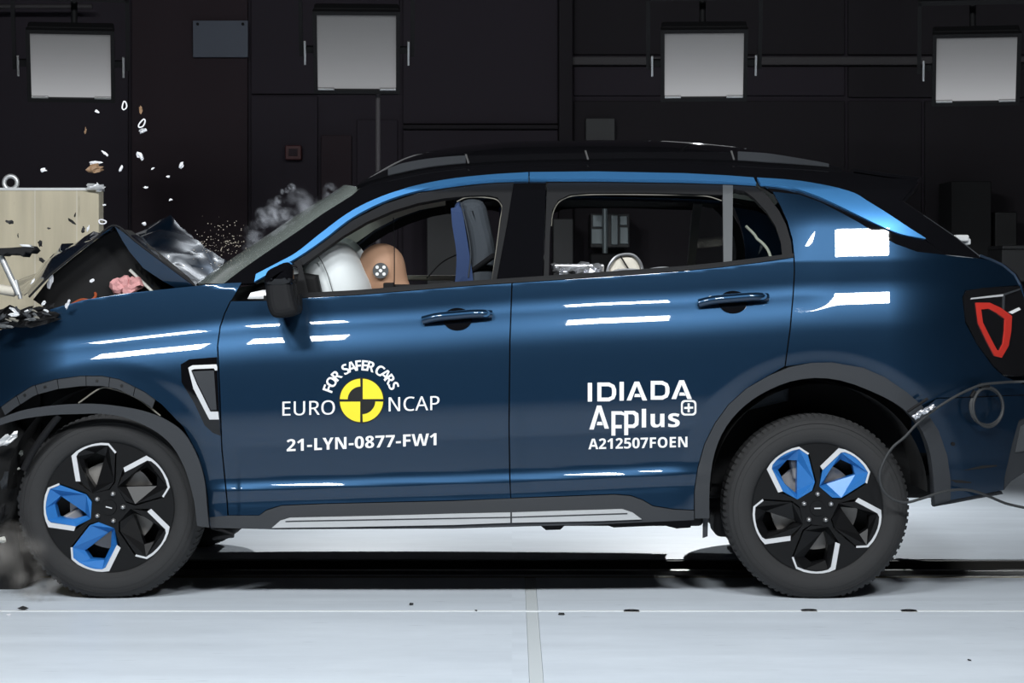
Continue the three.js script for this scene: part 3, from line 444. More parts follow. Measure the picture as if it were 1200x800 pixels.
{ // wide capitals with a barless A, then the mark below it with linked p's and a plus in a rounded square
  const put = (poly2, name = 'lettering') => part(name, panel(poly2, { off: 0.0016, thick: 0.001, cell: 9 }), M.white, rearDoor);
  const base = (u) => lerp(470.4, 466.6, (u - 689) / 122), h = 22, w = 5;
  const I = (u) => put([[u, base(u)], [u + w, base(u + w)], [u + w, base(u) - h], [u, base(u) - h]]);
  const D = (u) => { const b = base(u), W = 22; put(band([[u, b], [u + W - 8, b], [u + W - 2, b - 3], [u + W, b - 8], [u + W, b - h + 8], [u + W - 2, b - h + 3], [u + W - 8, b - h], [u, b - h]], [[u, b - 4.4], [u + W - 9, b - 4.4], [u + W - 5.5, b - 6], [u + W - 4.8, b - 9], [u + W - 4.8, b - h + 9], [u + W - 5.5, b - h + 6], [u + W - 9, b - h + 4.4], [u, b - h + 4.4]]));
    put([[u, b - 4.3], [u + 4.7, b - 4.3], [u + 4.7, b - h + 4.3], [u, b - h + 4.3]]); };
  const A = (u) => { const b = base(u), W = 24; put([[u, b], [u + 9.2, b - h], [u + 14.8, b - h], [u + W, b], [u + W - 5.4, b], [u + 12, b - h + 5.2], [u + 5.4, b]]); put([[u + 9, b - 4], [u + 9.8, b - 7.6], [u + 15, b - 7.6], [u + 16.6, b - 4]]); };
  I(688.8); D(700); I(726); A(734.3); D(762.5); A(786.8);
  const b0 = (u) => lerp(503.3, 499.8, (u - 690) / 107);
  { const u = 690.6, b = b0(700), W = 22, hh = 28; put([[u, b], [u + 9, b - hh], [u + 14, b - hh], [u + W + 1, b - 1], [u + W - 4, b - 1], [u + 11.4, b - hh + 7], [u + 5.2, b]]); put([[u + 8.6, b - 5], [u + 9.6, b - 9], [u + 14.6, b - 9], [u + 16, b - 5]]); }
  const pw = (u, link) => { const b = b0(u + 8), t = b - 20.5; put([[u, t], [u + 4.6, t], [u + 4.6, b + 8], [u, b + 8]]); put(link ? [[u + 4.6, t], [u + 12, t], [u + 15, t + 2], [u + 15, t + 5], [u + 11, t + 4], [u + 4.6, t + 4]] : band([[u + 4, t], [u + 12, t], [u + 16.5, t + 3], [u + 17, t + 10], [u + 16.5, b - 4], [u + 12, b - 0.5], [u + 4, b - 0.5]], [[u + 4, t + 4], [u + 10, t + 4], [u + 12.2, t + 6], [u + 12.4, t + 10], [u + 12.2, b - 6.5], [u + 10, b - 4.5], [u + 4, b - 4.5]]));
    if (link) put([[u + 4.6, b - 4.5], [u + 9, b - 4.5], [u + 12, b - 4.5], [u + 12, b - 0.5], [u + 4.6, b - 0.5]]); };
  pw(716.5, true); pw(731.5, false);
  words('lus', bold, 752, b0(752) - 0.6, 796.5, b0(797), 20.5, rearDoor);
  const ring = (r0, r1) => { const c = [807, 477.6], f = (r) => { const o = [], k = r * 0.5; for (const [sx, sy, a] of [[1, 1, 0], [-1, 1, 90], [-1, -1, 180], [1, -1, 270]]) for (let i = 0; i <= 5; i++) { const t = (a + 18 * i) * Math.PI / 180; o.push([c[0] + sx * (r - k) + k * Math.cos(t), c[1] - (sy * (r - k) + k * Math.sin(t))]); } return o; }; return halves(f(r1), f(r0)); };
  ring(6.9, 9).forEach((q) => put(q)); put([[801.8, 476.6], [812.2, 476.2], [812.2, 478.6], [801.8, 479]]); put([[805.8, 472.4], [808.2, 472.4], [808.2, 482.8], [805.8, 482.8]]);
}

// ------------------------------------------------------------------ wheels
const RK = 0.2476 / 240 * 0.985, polar = ([r, a]) => [r * Math.cos(a * Math.PI / 180) * RK, r * Math.sin(a * Math.PI / 180) * RK];
function wheel(cu, cv, zf, turn, blueCells, mirrored) {
  const c = S(cu, cv, zf), w = new THREE.Group(); w.name = 'wheel'; const p0 = V3(c.x, c.y, mirrored ? 2 * ZC - zf : zf);
  w.position.copy(p0).sub(at.get(car)); at.set(w, V3(0, 0, 0)); car.add(w);
  if (mirrored) w.rotation.y = Math.PI;
  const R = 0.3455, tw = 0.235, prof = [[0.243, -tw + 0.02], [0.262, -tw + 0.004], [0.295, -tw - 0.004], [0.325, -tw + 0.008], [0.339, -tw + 0.028], [R, -tw + 0.05], [R + 0.001, -tw / 2], [R, -0.05], [0.339, -0.024], [0.327, -0.003], [0.3, 0.011], [0.275, 0.010], [0.258, 0.003], [0.246, -0.004], [0.243, -0.02]];
  const tg = new THREE.LatheGeometry(prof.map(([r, y]) => new THREE.Vector2(r, y)), 96).rotateX(Math.PI / 2), blocks = [];
  for (let k = 0; k < 84; k++) { const a = k / 84 * Math.PI * 2, b = new THREE.BoxGeometry(0.015, 0.016, 0.04).rotateX(0.5); b.translate(0, R - 0.0122, -0.030).rotateZ(a); blocks.push(b); const d = new THREE.BoxGeometry(0.019, 0.005, 0.11).translate(0, R, -tw / 2).rotateZ(a); blocks.push(d); }
  for (const [r, z] of [[0.3, 0.0108], [0.318, 0.004], [0.262, 0.004]]) blocks.push(new THREE.TorusGeometry(r, 0.0012, 6, 96).translate(0, 0, z));
  const tyre = join([tg, ...blocks]), tp = tyre.attributes.position;
  const fl = -(c.y - 0.0015); for (let i = 0; i < tp.count; i++) if (tp.getY(i) < fl) { const d = fl - tp.getY(i); tp.setY(i, fl); tp.setZ(i, tp.getZ(i) + (tp.getZ(i) > -tw / 2 ? 1 : -1) * d * 0.4); }
  const local = (name, g, m, label) => { const q = new THREE.Mesh(Array.isArray(g) ? join(g) : g, m); q.name = name; q.castShadow = q.receiveShadow = true; if (label) q.userData.label = label; w.add(q); return q; };
  local('tyre', tyre, M.rubber);
  const face = -0.012, rz = turn * Math.PI / 180;
  local('rim', new THREE.LatheGeometry([[0.05, -0.15], [0.225, -0.16], [0.232, -0.10], [0.236, -0.03], [0.249, -0.014], [0.2505, -0.006], [0.247, -0.003], [0.244, -0.008], [0.238, -0.014]].map(([r, y]) => new THREE.Vector2(r, y)), 72).rotateX(Math.PI / 2), M.wheelBlack);
  local('brake_disc', [new THREE.CylinderGeometry(0.165, 0.165, 0.024, 48).rotateX(Math.PI / 2).translate(0, 0, -0.11), new THREE.CylinderGeometry(0.085, 0.085, 0.05, 32).rotateX(Math.PI / 2).translate(0, 0, -0.09)], M.disc);
  local('brake_caliper', box(-0.06, 0.06, 0.11, 0.19, -0.125, -0.075, 0.012).rotateZ(blueCells[2]), M.disc);
  // cell outlines: x outward, y anticlockwise
  const YS = 0.87, squash = (q) => q.map(([x, y]) => [x, y * YS]);
  const P1 = [130, 98], P2 = [224, 81], arc = [[234, 55], [240, 25], [242, 0], [240, -25], [235, -55]], P3 = [224, -86], P4 = [183, -105], P5 = [81, -61], P6 = [60, -26], P7 = [68, 48];
  const P1i = [124, 79], P2i = [216, 62], cellO = [P7, P1, P2, ...arc, P3, P4, P5, P6], sc = (q) => q.map(([x, y]) => [x * RK, y * RK * YS]);
  const inn = [[226, 50], [232, 24], [234, 0], [232, -24], [227, -52], [217, -81], [181, -97]];
  const spin = (pts, a) => pts.map(([x, y]) => new THREE.Vector2(x * Math.cos(a) - y * Math.sin(a), x * Math.sin(a) + y * Math.cos(a)));
  const sector = () => { const o = [[0, 0]]; for (let i = 0; i <= 14; i++) { const t = (i / 14 - 0.5) * Math.PI * 0.4; o.push([0.2492 * Math.cos(t), 0.2492 * Math.sin(t)]); } return o; }, arms = [];
  for (let k = 0; k < 5; k++) { const a = rz + k * Math.PI * 0.4 + 1e-4, q = new THREE.Shape(spin(sector(), 0)); q.holes.push(new THREE.Path(spin(sc(cellO), 0))); arms.push(new THREE.ExtrudeGeometry(q, { depth: 0.033, bevelEnabled: false }).rotateZ(a).translate(0, 0, face - 0.03)); }
  local('spokes', arms, M.wheelBlack);
  const hole = [[84, 36], [140, 52], [195, 42], [206, -14], [183, -48], [92, 26]], cover = [P7, P1i, [216, 60], ...inn, [84, -55], [64, -24]];
  for (let k = 0; k < 5; k++) {
    const a = rz + k * Math.PI * 0.4, blue = blueCells[0] === k || blueCells[1] === k, s = new THREE.Shape(spin(sc(cover), a)); s.holes.push(new THREE.Path(spin(sc(hole), a)));
    const g = new THREE.ShapeGeometry(s), p = g.attributes.position, inHole = spin(sc(hole), a), ridge = [];
    for (let i = 0; i < p.count; i++) p.setZ(i, inHole.some((q) => Math.hypot(q.x - p.getX(i), q.y - p.getY(i)) < 1e-5) ? face - 0.024 : face + 0.002);
    const f = g.toNonIndexed(); f.computeVertexNormals(); const wall = [], edge = (loop, z0, z1) => loop.forEach((q, i) => { const r = loop[(i + 1) % loop.length]; for (const [t, z] of [[q, z0], [r, z0], [q, z1], [r, z0], [r, z1], [q, z1]]) wall.push(t.x, t.y, z); });
    edge(inHole, face - 0.024, face - 0.07); edge(spin(sc(cover), a), face - 0.03, face + 0.002);
    const wg = new THREE.BufferGeometry(); wg.setAttribute('position', new THREE.Float32BufferAttribute(wall, 3)); wg.computeVertexNormals();
    local('spoke_cover', [f, wg], blue ? M.wheelBlue : M.wheelBlack, blue ? 'blue spoke cover' : undefined);
    const ext = (pts) => new THREE.ExtrudeGeometry(new THREE.Shape(spin(sc(pts), a)), { depth: 0.008, bevelEnabled: false }).translate(0, 0, face - 0.003);
    local('alloy_edge', [ext([P1, P2, P2i, P1i]), ext([P2, ...arc, P3, P4, ...inn.slice().reverse(), P2i])], M.machined);
  }
  local('hub', [new THREE.CylinderGeometry(0.066, 0.075, 0.02, 40).rotateX(Math.PI / 2).translate(0, 0, face - 0.012), new THREE.CylinderGeometry(0.028, 0.03, 0.012, 30).rotateX(Math.PI / 2).translate(0, 0, face + 0.002)], M.wheelBlack);
  local('hub_badge', box(-0.012, 0.012, -0.0022, 0.0022, face + 0.008, face + 0.0095).rotateZ(rz - 0.9), M.machined);
  for (let k = 0; k < 5; k++) { const a = rz + 0.63 + k * Math.PI * 0.4; local('lug_nut', [new THREE.CylinderGeometry(0.0085, 0.010, 0.014, 6).rotateX(Math.PI / 2).translate(Math.cos(a) * 0.053, Math.sin(a) * 0.053, face + 0.006), new THREE.SphereGeometry(0.0078, 10, 6).translate(Math.cos(a) * 0.053, Math.sin(a) * 0.053, face + 0.012)], M.steel); }
  return w;
}
wheel(WR[0], WR[1], -0.045, 53, [0, 1, 0.2]); wheel(WF[0], WF[1], -0.045, 36.7, [2, 3, 2.1]);
wheel(WR[0], WR[1], -0.045, 20, [0, 1, 0.2], true); wheel(WF[0] + 20, WF[1], -0.045, 60, [0, 1, 0.2], true);

// underside, wheel wells, floor pan
part('wheel_well', both(new THREE.CylinderGeometry(0.405, 0.405, 0.34, 40, 1, true, Math.PI / 2, Math.PI).rotateX(Math.PI / 2).translate(1.15, 0.40, -0.22)), M.void, car);
part('wheel_well', both(new THREE.CylinderGeometry(0.40, 0.40, 0.30, 40, 1, true, Math.PI / 2, Math.PI).rotateX(Math.PI / 2).translate(-1.50, 0.40, -0.24)), M.void, car);
part('wheel_well', box(0.72, 1.56, 0.40, 0.86, -0.42, -0.40), M.void, car); part('wheel_well', box(-1.92, -1.1, 0.25, 0.80, -0.42, -0.40), M.void, car);
part('floor_pan', [box(-1.05, 0.72, 0.27, 0.34, -1.80, -0.06, 0.02), box(-1.95, -1.05, 0.26, 0.36, -1.35, -0.45, 0.02), box(0.7, 1.85, 0.34, 0.44, -1.45, -0.42, 0.02)], M.void, car);
part('rear_axle', [bar(V3(1.14, 0.33, -0.25), V3(1.14, 0.33, -1.6), 0.04), box(0.78, 1.0, 0.2, 0.3, -0.5, -0.3, 0.03)], M.black, car);
part('exhaust', bar(V3(-0.6, 0.24, -0.9), V3(1.6, 0.27, -1.1), 0.03), M.black, car);

// ------------------------------------------------------------------ cabin
part('dashboard', slab([[262, 340], [300, 333], [345, 318], [372, 322], [378, 352], [300, 372], [262, 368]], -0.2, -1.66, 0.02), M.black, car);
part('door_card', mirrorZ(panel([[352, 346], [600, 330], [600, 560], [352, 570]], { off: -0.075, cell: 24, thick: 0.02 }), ZC), M.black, car);
part('door_card', mirrorZ(panel([[600, 330], [925, 306], [925, 430], [820, 520], [600, 560]], { off: -0.075, cell: 24, thick: 0.02 }), ZC), M.black, car);
part('door_card', panel([[352, 353], [600, 336], [600, 560], [352, 570]], { off: -0.06, cell: 24, thick: 0.02 }), M.black, car);
part('door_card', panel([[600, 336], [925, 312], [925, 430], [820, 520], [600, 560]], { off: -0.06, cell: 24, thick: 0.02 }), M.black, car);
part('door_top', [pbox(466, 322.5, 541, 328.5, -1.66, 0.05, 0.01)], M.pale, car, 'pale top edge of the far front door');
part('door_top', bar(S(770, 326, -1.62), S(862, 315, -1.62), 0.022, 10), M.pale, car, 'pale padded edge of the far rear door');
part('pillar_trim', panel(band([[374, 295], [400, 276], [430, 258.5], [460, 246], [490, 237], [525, 231.5]], [[392, 305], [415, 286], [440, 268.5], [465, 255.5], [492, 246], [525, 240]]), { zf: (u, v) => -1.60 + 0.0014 * (345 - v), cell: 8, thick: 0.02 }), M.trim, car, 'beige grey lining of the far windscreen pillar');
part('headliner', grid([0, 1, 2, 3].map((k) => [[470, 214], [560, 203], [700, 199], [850, 202], [960, 216]].map(([u, v]) => { const p = P(u, v, -0.03); return V3(p.x, p.y + (k === 1 || k === 2 ? 0.05 : 0), lerp(p.z, 2 * ZC - p.z, k / 3)); })), { thick: 0.01 }), M.trim, car);
function seatAt(z0, z1, du) {
  const t = (q) => q.map(([u, v]) => [u + du, v]);
  const s = part('front_seat', slab(smooth(t([[540, 236], [552, 232], [566, 236], [574, 262], [583, 300], [596, 370], [606, 460], [560, 470], [540, 420], [546, 330], [549, 300], [545, 270], [538, 250]]), 3, true), z0, z1, 0.05), M.seat, car);
  part('seat_edge', slab(smooth(t([[531, 250], [534, 238], [538.5, 236], [542, 262], [547, 296], [546.5, 318], [544, 340], [541, 318], [536, 286]]), 3, true), z0 + 0.004, z1 - 0.004, 0.04), M.seatBlue, s);
  part('seat_seam', tube(t([[540, 237], [546, 262], [551.5, 296], [549, 325]]).map(([u, v]) => S(u, v, z0 + 0.006)), 0.003, 20, 5), M.seat, s);
  part('seat_cushion', slab(smooth(t([[600, 455], [600, 500], [430, 500], [415, 470], [430, 455], [520, 460]]), 3, true), z0, z1, 0.05), M.seat, s);
}
seatAt(-0.24, -0.76, 0); seatAt(-1.1, -1.62, 55);
part('rear_seat', [slab(smooth([[880, 330], [905, 330], [925, 470], [720, 480], [710, 440], [880, 440]], 2, true), -0.25, -1.6, 0.04)], M.seat, car);
part('seat_belt', [bar(P(578, 292, -0.05), S(528, 336, -0.35), 0.012, 6), tube([S(500, 326, -0.6), S(520, 306, -0.6), S(548, 294, -0.6), S(577, 293, -0.3)], 0.0025, 30, 5)], M.black, car);
part('grab_camera', [pbox(522, 231, 532, 250, -1.1, 0.08, 0.01)], M.black, car);
part('steering_wheel', new THREE.TorusGeometry(0.18, 0.016, 10, 40).rotateY(Math.PI / 2).rotateZ(-0.45).translate(...S(362, 350, -0.5).toArray()), M.black, car);
// the burst airbags
function pillow(c, ax, rThick, rWide, rDeep, p = 2.5) {
  const g = new THREE.SphereGeometry(1, 48, 32), q = g.attributes.position; for (let i = 0; i < q.count; i++) { const v = V3(q.getX(i), q.getY(i), q.getZ(i)), s = Math.pow(Math.pow(Math.abs(v.x), p) + Math.pow(Math.abs(v.y), p) + Math.pow(Math.abs(v.z), p), -1 / p); v.multiplyScalar(s); const wob = 1 + 0.03 * (fbm(v.y * 3 + 4, v.z * 3 + v.x * 2 + 8, 3) - 0.5); q.setXYZ(i, v.x * rThick * wob, v.y * rWide * wob, v.z * rDeep * wob); }
  g.computeVertexNormals(); return g.rotateZ(ax).translate(c.x, c.y, c.z);
}
{ const b = part('airbag', pillow(S(394, 331, -0.52), 0.48, 0.13, 0.175, 0.27, 2.6), M.bag, car, 'white inflated airbag in front of the dummy');
  part('airbag_seam', tube([S(371, 297, -0.262), S(378, 308, -0.243), S(384, 322, -0.238), S(391, 346, -0.242)], 0.0018, 20, 5), M.bar, b);
  part('airbag', pillow(S(415, 309, -1.35), 0.5, 0.06, 0.12, 0.2, 2.4), M.bag, car, 'second pale airbag behind, at the far seat'); }
// rear seat kit
const kit = thing('instrument_bundle', 'silver foil wrapped bundle of instruments along the rear window sill', 'bundle', S(700, 335, -0.35).toArray());
{ const f = []; seed = 99; for (let k = 0; k < 26; k++) { const g = new THREE.IcosahedronGeometry(rnd(0.014, 0.03), 0); g.scale(rnd(1, 2.4), rnd(0.5, 0.9), rnd(0.8, 1.4)); g.rotateY(rnd(0, 3)); g.rotateZ(rnd(-0.5, 0.5)); const u = rnd(652, 703); g.translate(...S(u, 318 + rnd(-5, 6), -0.35 + rnd(-0.06, 0.06)).toArray()); f.push(g); }
  part('foil_crumple', f, M.foil, kit); part('wrapped_board', pbox(648, 309, 708, 320, -0.34, 0.12, 0.008), M.foil, kit); part('tray', pbox(640, 324, 708, 345, -0.3, 0.4, 0.01), M.black, kit); }
const dome = thing('padded_dome', 'beige dome edged with silver foil inside the rear window', 'dummy', S(731, 330, -0.36).toArray());
{ part('cover', slab(smooth([[712, 322], [716, 310], [724, 300], [732, 298.5], [742, 299], [750, 308], [753, 322]], 3, true), -0.30, -0.46, 0.03), M.pale, dome);
  part('foil_edge', tube([S(711, 322, -0.3), S(714, 311, -0.3), S(722, 301, -0.3), S(732, 298, -0.3), S(742, 299, -0.3), S(750, 307, -0.3), S(754, 320, -0.3)], 0.006, 30, 6), M.foil, dome);
  part('foil_edge', tube([S(712, 321, -0.285), S(724, 317, -0.285), S(738, 316, -0.285), S(754, 317, -0.285), S(775, 314, -0.3), S(800, 316, -0.3)], 0.006, 40, 6), M.foil, dome); part('strap', bar(S(727, 300, -0.29), S(737, 316, -0.29), 0.003), M.black, dome); }

// ------------------------------------------------------------------ crushed front end
const NU2 = (q, z) => S(q[0], q[1], z);
{ const zs = [-0.10, -0.45, -0.93, -1.40, -1.76], R = [
    [[34, 348], [30, 338], [26, 335], [22, 330], [18, 330]], [[60, 321], [54, 303], [55, 305], [62, 310], [60, 310]], [[88, 298], [72, 287], [78, 296], [92, 300], [96, 296]], [[112, 279], [108, 275], [112, 287], [135, 286], [142, 276]],
    [[134, 264], [140, 274], [152, 284], [192, 266], [203, 255]], [[158, 283], [160, 277], [172, 284], [206, 274], [219, 266]], [[182, 300], [183, 293], [196, 292], [228, 288], [238, 281]], [[206, 318], [206, 312], [216, 312], [243, 300], [254, 294]], [[229, 335], [229, 330], [236, 326], [256, 312], [268, 308]]];
  const fine = []; const rows3 = R.map((r) => new THREE.CatmullRomCurve3(r.map((q, j) => NU2(q, zs[j])), false, 'centripetal').getPoints(22));
  for (let i = 0; i < 23; i++) fine.push(null);
  const cols = Array.from({ length: 23 }, (_, j) => { const pts = rows3.map((r) => r[j]); const out = []; for (let k = 0; k + 1 < pts.length; k++) for (let s = 0; s < 3; s++) out.push(pts[k].clone().lerp(pts[k + 1], s / 3)); out.push(pts.at(-1)); return out; });
  cols.forEach((c, j) => { if (j > 1) c.forEach((p, i) => { const k = sstep(j, 1, 6); p.y += k * 0.11 * (fbm(i * 0.33 + 3, j * 0.4, 2) - 0.45); p.x += k * 0.06 * (fbm(i * 0.4 + 9, j * 0.45 + 5, 2) - 0.45); }); });
  const bonnet = part('bonnet', grid(cols.reverse(), { thick: 0.004 }), M.paint, car, 'bonnet folded up into a tent by the impact');
  const zq = (u, v) => -0.094 - 0.0004 * (v - 264);
  part('bonnet_flange', panel([[134.5, 265], [229.5, 335.5], [206, 337.5], [192, 330], [168, 314], [152, 295], [143, 281]], { zf: (u, v) => -0.096 - 0.0012 * Math.max(0, v - (264 + (u - 134) * 0.745)), cell: 5, thick: 0.004 }), M.paint, bonnet);
  part('bonnet_edge', tube([S(34, 348, -0.098), S(60, 321, -0.098), S(89, 297, -0.098), S(112, 279, -0.098), S(134, 264, -0.096), S(160, 283.5, -0.096), S(200, 313.5, -0.097), S(229, 335, -0.1)], 0.0045, 60, 6), M.frame, bonnet); }
// engine bay
part('engine_bay', [box(-1.86, -1.12, 0.45, 1.0, -1.62, -0.32, 0.03), box(-1.84, -1.3, 0.95, 1.10, -1.5, -0.5, 0.04)], M.void, car);
part('bonnet_shade', slab([[38, 351], [62, 320.5], [90, 298], [113, 280.5], [134, 267], [170, 296], [214, 332], [205, 352], [60, 366]], -0.22, -0.6, 0.01), M.void, car);  // black slab added as the shade under the folded bonnet
part('engine_cover', [slab(smooth([[52, 352], [70, 330], [110, 322], [150, 328], [190, 345], [180, 362], [60, 370]], 2, true), -0.35, -1.2, 0.03)], M.black, car);
part('bulkhead', box(-1.16, -1.08, 0.4, 1.16, -1.7, -0.16, 0.01), M.void, car);
part('inner_wing', panel([[158, 308], [163, 307], [178, 317], [188, 328], [203, 337], [190, 340], [182, 333], [178, 336], [172, 326], [160, 316]], { zf: () => -0.22, cell: 6, thick: 0.012 }), M.paint, car);
part('wing_stay', bar(S(152, 316, -0.2), S(180, 343, -0.2), 0.006), M.trim, car);
part('foam_lump', (() => { const f = []; seed = 5; for (const [u, v, r] of [[138, 336, .028], [146, 331, .026], [155, 334, .03], [161, 331, .024], [150, 340, .028]]) { const g = new THREE.IcosahedronGeometry(r, 1), q = g.attributes.position; for (let i = 0; i < q.count; i++) { const s = 0.8 + 0.5 * hash(Math.round(q.getX(i) * 4000), Math.round(q.getY(i) * 4000)); q.setXYZ(i, q.getX(i) * s, q.getY(i) * s, q.getZ(i) * s); } f.push(g.translate(...S(u, v, -0.2).toArray())); } return join(f); })(), M.pink, car);
part('orange_loom', tube([S(82, 358, -0.2), S(96, 351, -0.18), S(106, 352, -0.17), S(112, 347, -0.2), S(104, 330, -0.3), S(101, 316, -0.34)], 0.006, 30, 6), M.rust, car);
// broken nose: headlamp and bumper pieces
function shardGeo(r, sx, sy, sz, k) { const g = new THREE.IcosahedronGeometry(r, 1), q = g.attributes.position; for (let i = 0; i < q.count; i++) { const s = 0.55 + 0.9 * hash(Math.round(q.getX(i) / r * 50) + k * 13, Math.round(q.getY(i) / r * 50 + q.getZ(i) / r * 90) + k * 7); q.setXYZ(i, q.getX(i) * s * sx, q.getY(i) * s * sy, q.getZ(i) * s * sz); } const h = g.index ? g.toNonIndexed() : g; h.computeVertexNormals(); return h; }
seed = 31;
const nose = part('crushed_headlamp', (() => { const f = []; for (let k = 0; k < 14; k++) f.push(shardGeo(rnd(0.02, 0.04), rnd(1.2, 2.2), 0.5, 0.8, k).rotateZ(0.4 + rnd(-0.3, 0.3)).translate(...S(rnd(-8, 50), 372 + rnd(-9, 9), -0.12 + rnd(-0.1, 0.08)).toArray())); return join(f); })(), M.black, car);
for (let k = 0; k < 20; k++) { const u = rnd(0, 56); part('lens_fragment', shardGeo(rnd(0.005, 0.013), rnd(1, 2.6), 0.6, 0.5, 40 + k).rotateZ(rnd(-1, 1)).translate(...S(u, 374 - u * 0.25 + rnd(-7, 10), -0.02).toArray()), [M.bar, M.machined, M.clad, M.sealGrey][k % 4], nose); }
part('bumper_wreck', [slab([[-14, 590], [14, 600], [22, 640], [30, 672], [24, 694], [-14, 696]], -0.3, -0.9, 0.02), slab([[-14, 395], [12, 392], [8, 470], [22, 500], [40, 520], [30, 560], [14, 610], [-14, 620]], -0.25, -1.5, 0.02), box(-2.0, -1.82, 0.3, 0.9, -1.6, -0.3)], M.void, car);
for (const [u, v, r, sx, rot, m] of [[5, 516, .03, 1.6, .5, M.machined], [14, 512, .02, 1.4, .6, M.machined], [25, 531, .012, .8, 1, M.trim], [22, 549, .008, .7, 0, M.trim], [3, 632, .018, 1, .3, M.trim], [8, 560, .03, 1.2, 1.2, M.clad], [3, 600, .03, 1.5, 1.4, M.black], [26, 580, .02, 1.6, 1.2, M.clad]]) part('bumper_fragment', shardGeo(r, sx, 0.6, 0.5, (u * 7) | 0).rotateZ(rot).translate(...S(u, v, -0.18).toArray()), m, car);
part('torn_strut', [bar(S(1, 300, -0.12), S(22, 345, -0.12), 0.012, 4), bar(S(18, 328, -0.12), S(24, 350, -0.12), 0.008, 4)], M.silver, car);
part('torn_grille', slab([[-12, 291], [14, 290], [36, 288], [40, 293], [36, 297], [30, 296], [27, 301], [20, 298], [14, 299], [8, 297], [3, 300], [-12, 297]], -0.08, -0.2, 0.006), M.black, car);
part('grille_chrome', slab([[22, 286], [34, 286.5], [37, 289.5], [26, 289]], -0.075, -0.12, 0.003), M.machined, car);
part('radiator_beam', bar(S(-15, 336, -0.5), S(18, 342, -0.5), 0.02), M.pale, car);
// ------------------------------------------------------------------ the dummy at the wheel
{ const c = S(447, 313, -0.50), dummy = thing('crash_test_dummy', 'tan crash test dummy in the driver seat, its head sunk into the white airbag', 'dummy', [c.x + 0.25, 0.50, c.z]);
  const J = { head: [c.x, c.y, c.z, 0.082], chin: [c.x - 0.045, c.y - 0.06, c.z, 0.052], neck: [c.x + 0.07, c.y - 0.13, c.z, 0.052], chest: [c.x + 0.2, c.y - 0.33, c.z, 0.125], hip: [c.x + 0.36, c.y - 0.62, c.z, 0.125] };
  const bones = [['head', 'chin'], ['head', 'neck'], ['neck', 'chest'], ['chest', 'hip']].map(([a, b]) => [J[a], J[b]]);
  for (const s of [-1, 1]) { const sh2 = [c.x + 0.12, c.y - 0.22, c.z + s * 0.16, 0.055], el = [c.x - 0.02, c.y - 0.40, c.z + s * 0.19, 0.042], ha = [c.x - 0.2, c.y - 0.22, c.z + s * 0.17, 0.032], kn = [c.x - 0.1, c.y - 0.56, c.z + s * 0.13, 0.062], an = [c.x - 0.25, c.y - 0.86, c.z + s * 0.12, 0.04]; bones.push([J.chest, sh2], [sh2, el], [el, ha], [[...J.hip.slice(0, 2), c.z + s * 0.09, 0.085], kn], [kn, an]); }
  const mc = new MarchingCubes(88, M.skin, false, false, 200000), L = 1.3, o = V3(c.x + 0.05, c.y - 0.42, c.z), sd = (p, [A, B]) => { const a = V3(...A), b = V3(...B), ab = b.clone().sub(a), t = clamp(p.clone().sub(a).dot(ab) / ab.lengthSq(), 0, 1); return p.distanceTo(a.addScaledVector(ab, t)) - lerp(A[3], B[3], t); };
  mc.isolation = 0; const n = 88, p = V3();
  for (let k = 0; k < n; k++) for (let j = 0; j < n; j++) for (let i = 0; i < n; i++) { p.set(o.x + (i / n * 2 - 1) * L / 2, o.y + (j / n * 2 - 1) * L / 2, o.z + (k / n * 2 - 1) * L / 2); let s = 0; for (const b of bones) s += Math.exp(-sd(p, b) / 0.018); mc.field[k * n * n + j * n + i] = 0.018 * Math.log(s + 1e-30); }
  mc.update(); const cnt = mc.count, g0 = new THREE.BufferGeometry(), pa = mc.positionArray.slice(0, cnt * 3), na = mc.normalArray.slice(0, cnt * 3);
  for (let i = 0; i < cnt; i++) { pa[3 * i] = o.x + pa[3 * i] * L / 2; pa[3 * i + 1] = o.y + pa[3 * i + 1] * L / 2; pa[3 * i + 2] = o.z + pa[3 * i + 2] * L / 2; }
  g0.setAttribute('position', new THREE.BufferAttribute(pa, 3)); g0.setAttribute('normal', new THREE.BufferAttribute(na, 3)); const body = mergeVertices(g0, 1e-4); 
  part('body', body, M.skin, dummy);
  const dot = (u, v, r, m, z, nm) => part(nm, new THREE.CylinderGeometry(r, r, 0.004, 18).rotateX(Math.PI / 2).translate(...S(u, v, z).toArray()), m, dummy);
  const zf = c.z + 0.0975; dot(446, 317, 0.031, M.bar, zf - 0.004, 'target_plate');
  for (const [dx, dy] of [[0, 0], [-4, -4], [4, -4], [-4, 4], [4, 4]]) dot(446 + dx, 317 + dy, 0.0068, M.white, zf - 0.001, 'target_dot');
  part('wire', tube([S(461, 255, -0.42), S(462, 290, -0.40), S(462, 330, -0.40), S(461, 345, -0.42)], 0.0022, 20, 5), M.black, dummy);
  part('shoulder_clamp', [pbox(449, 331, 462, 341, -0.36, 0.05, 0.006), pbox(460, 333, 500, 338, -0.40, 0.06, 0.006)], M.black, dummy); }

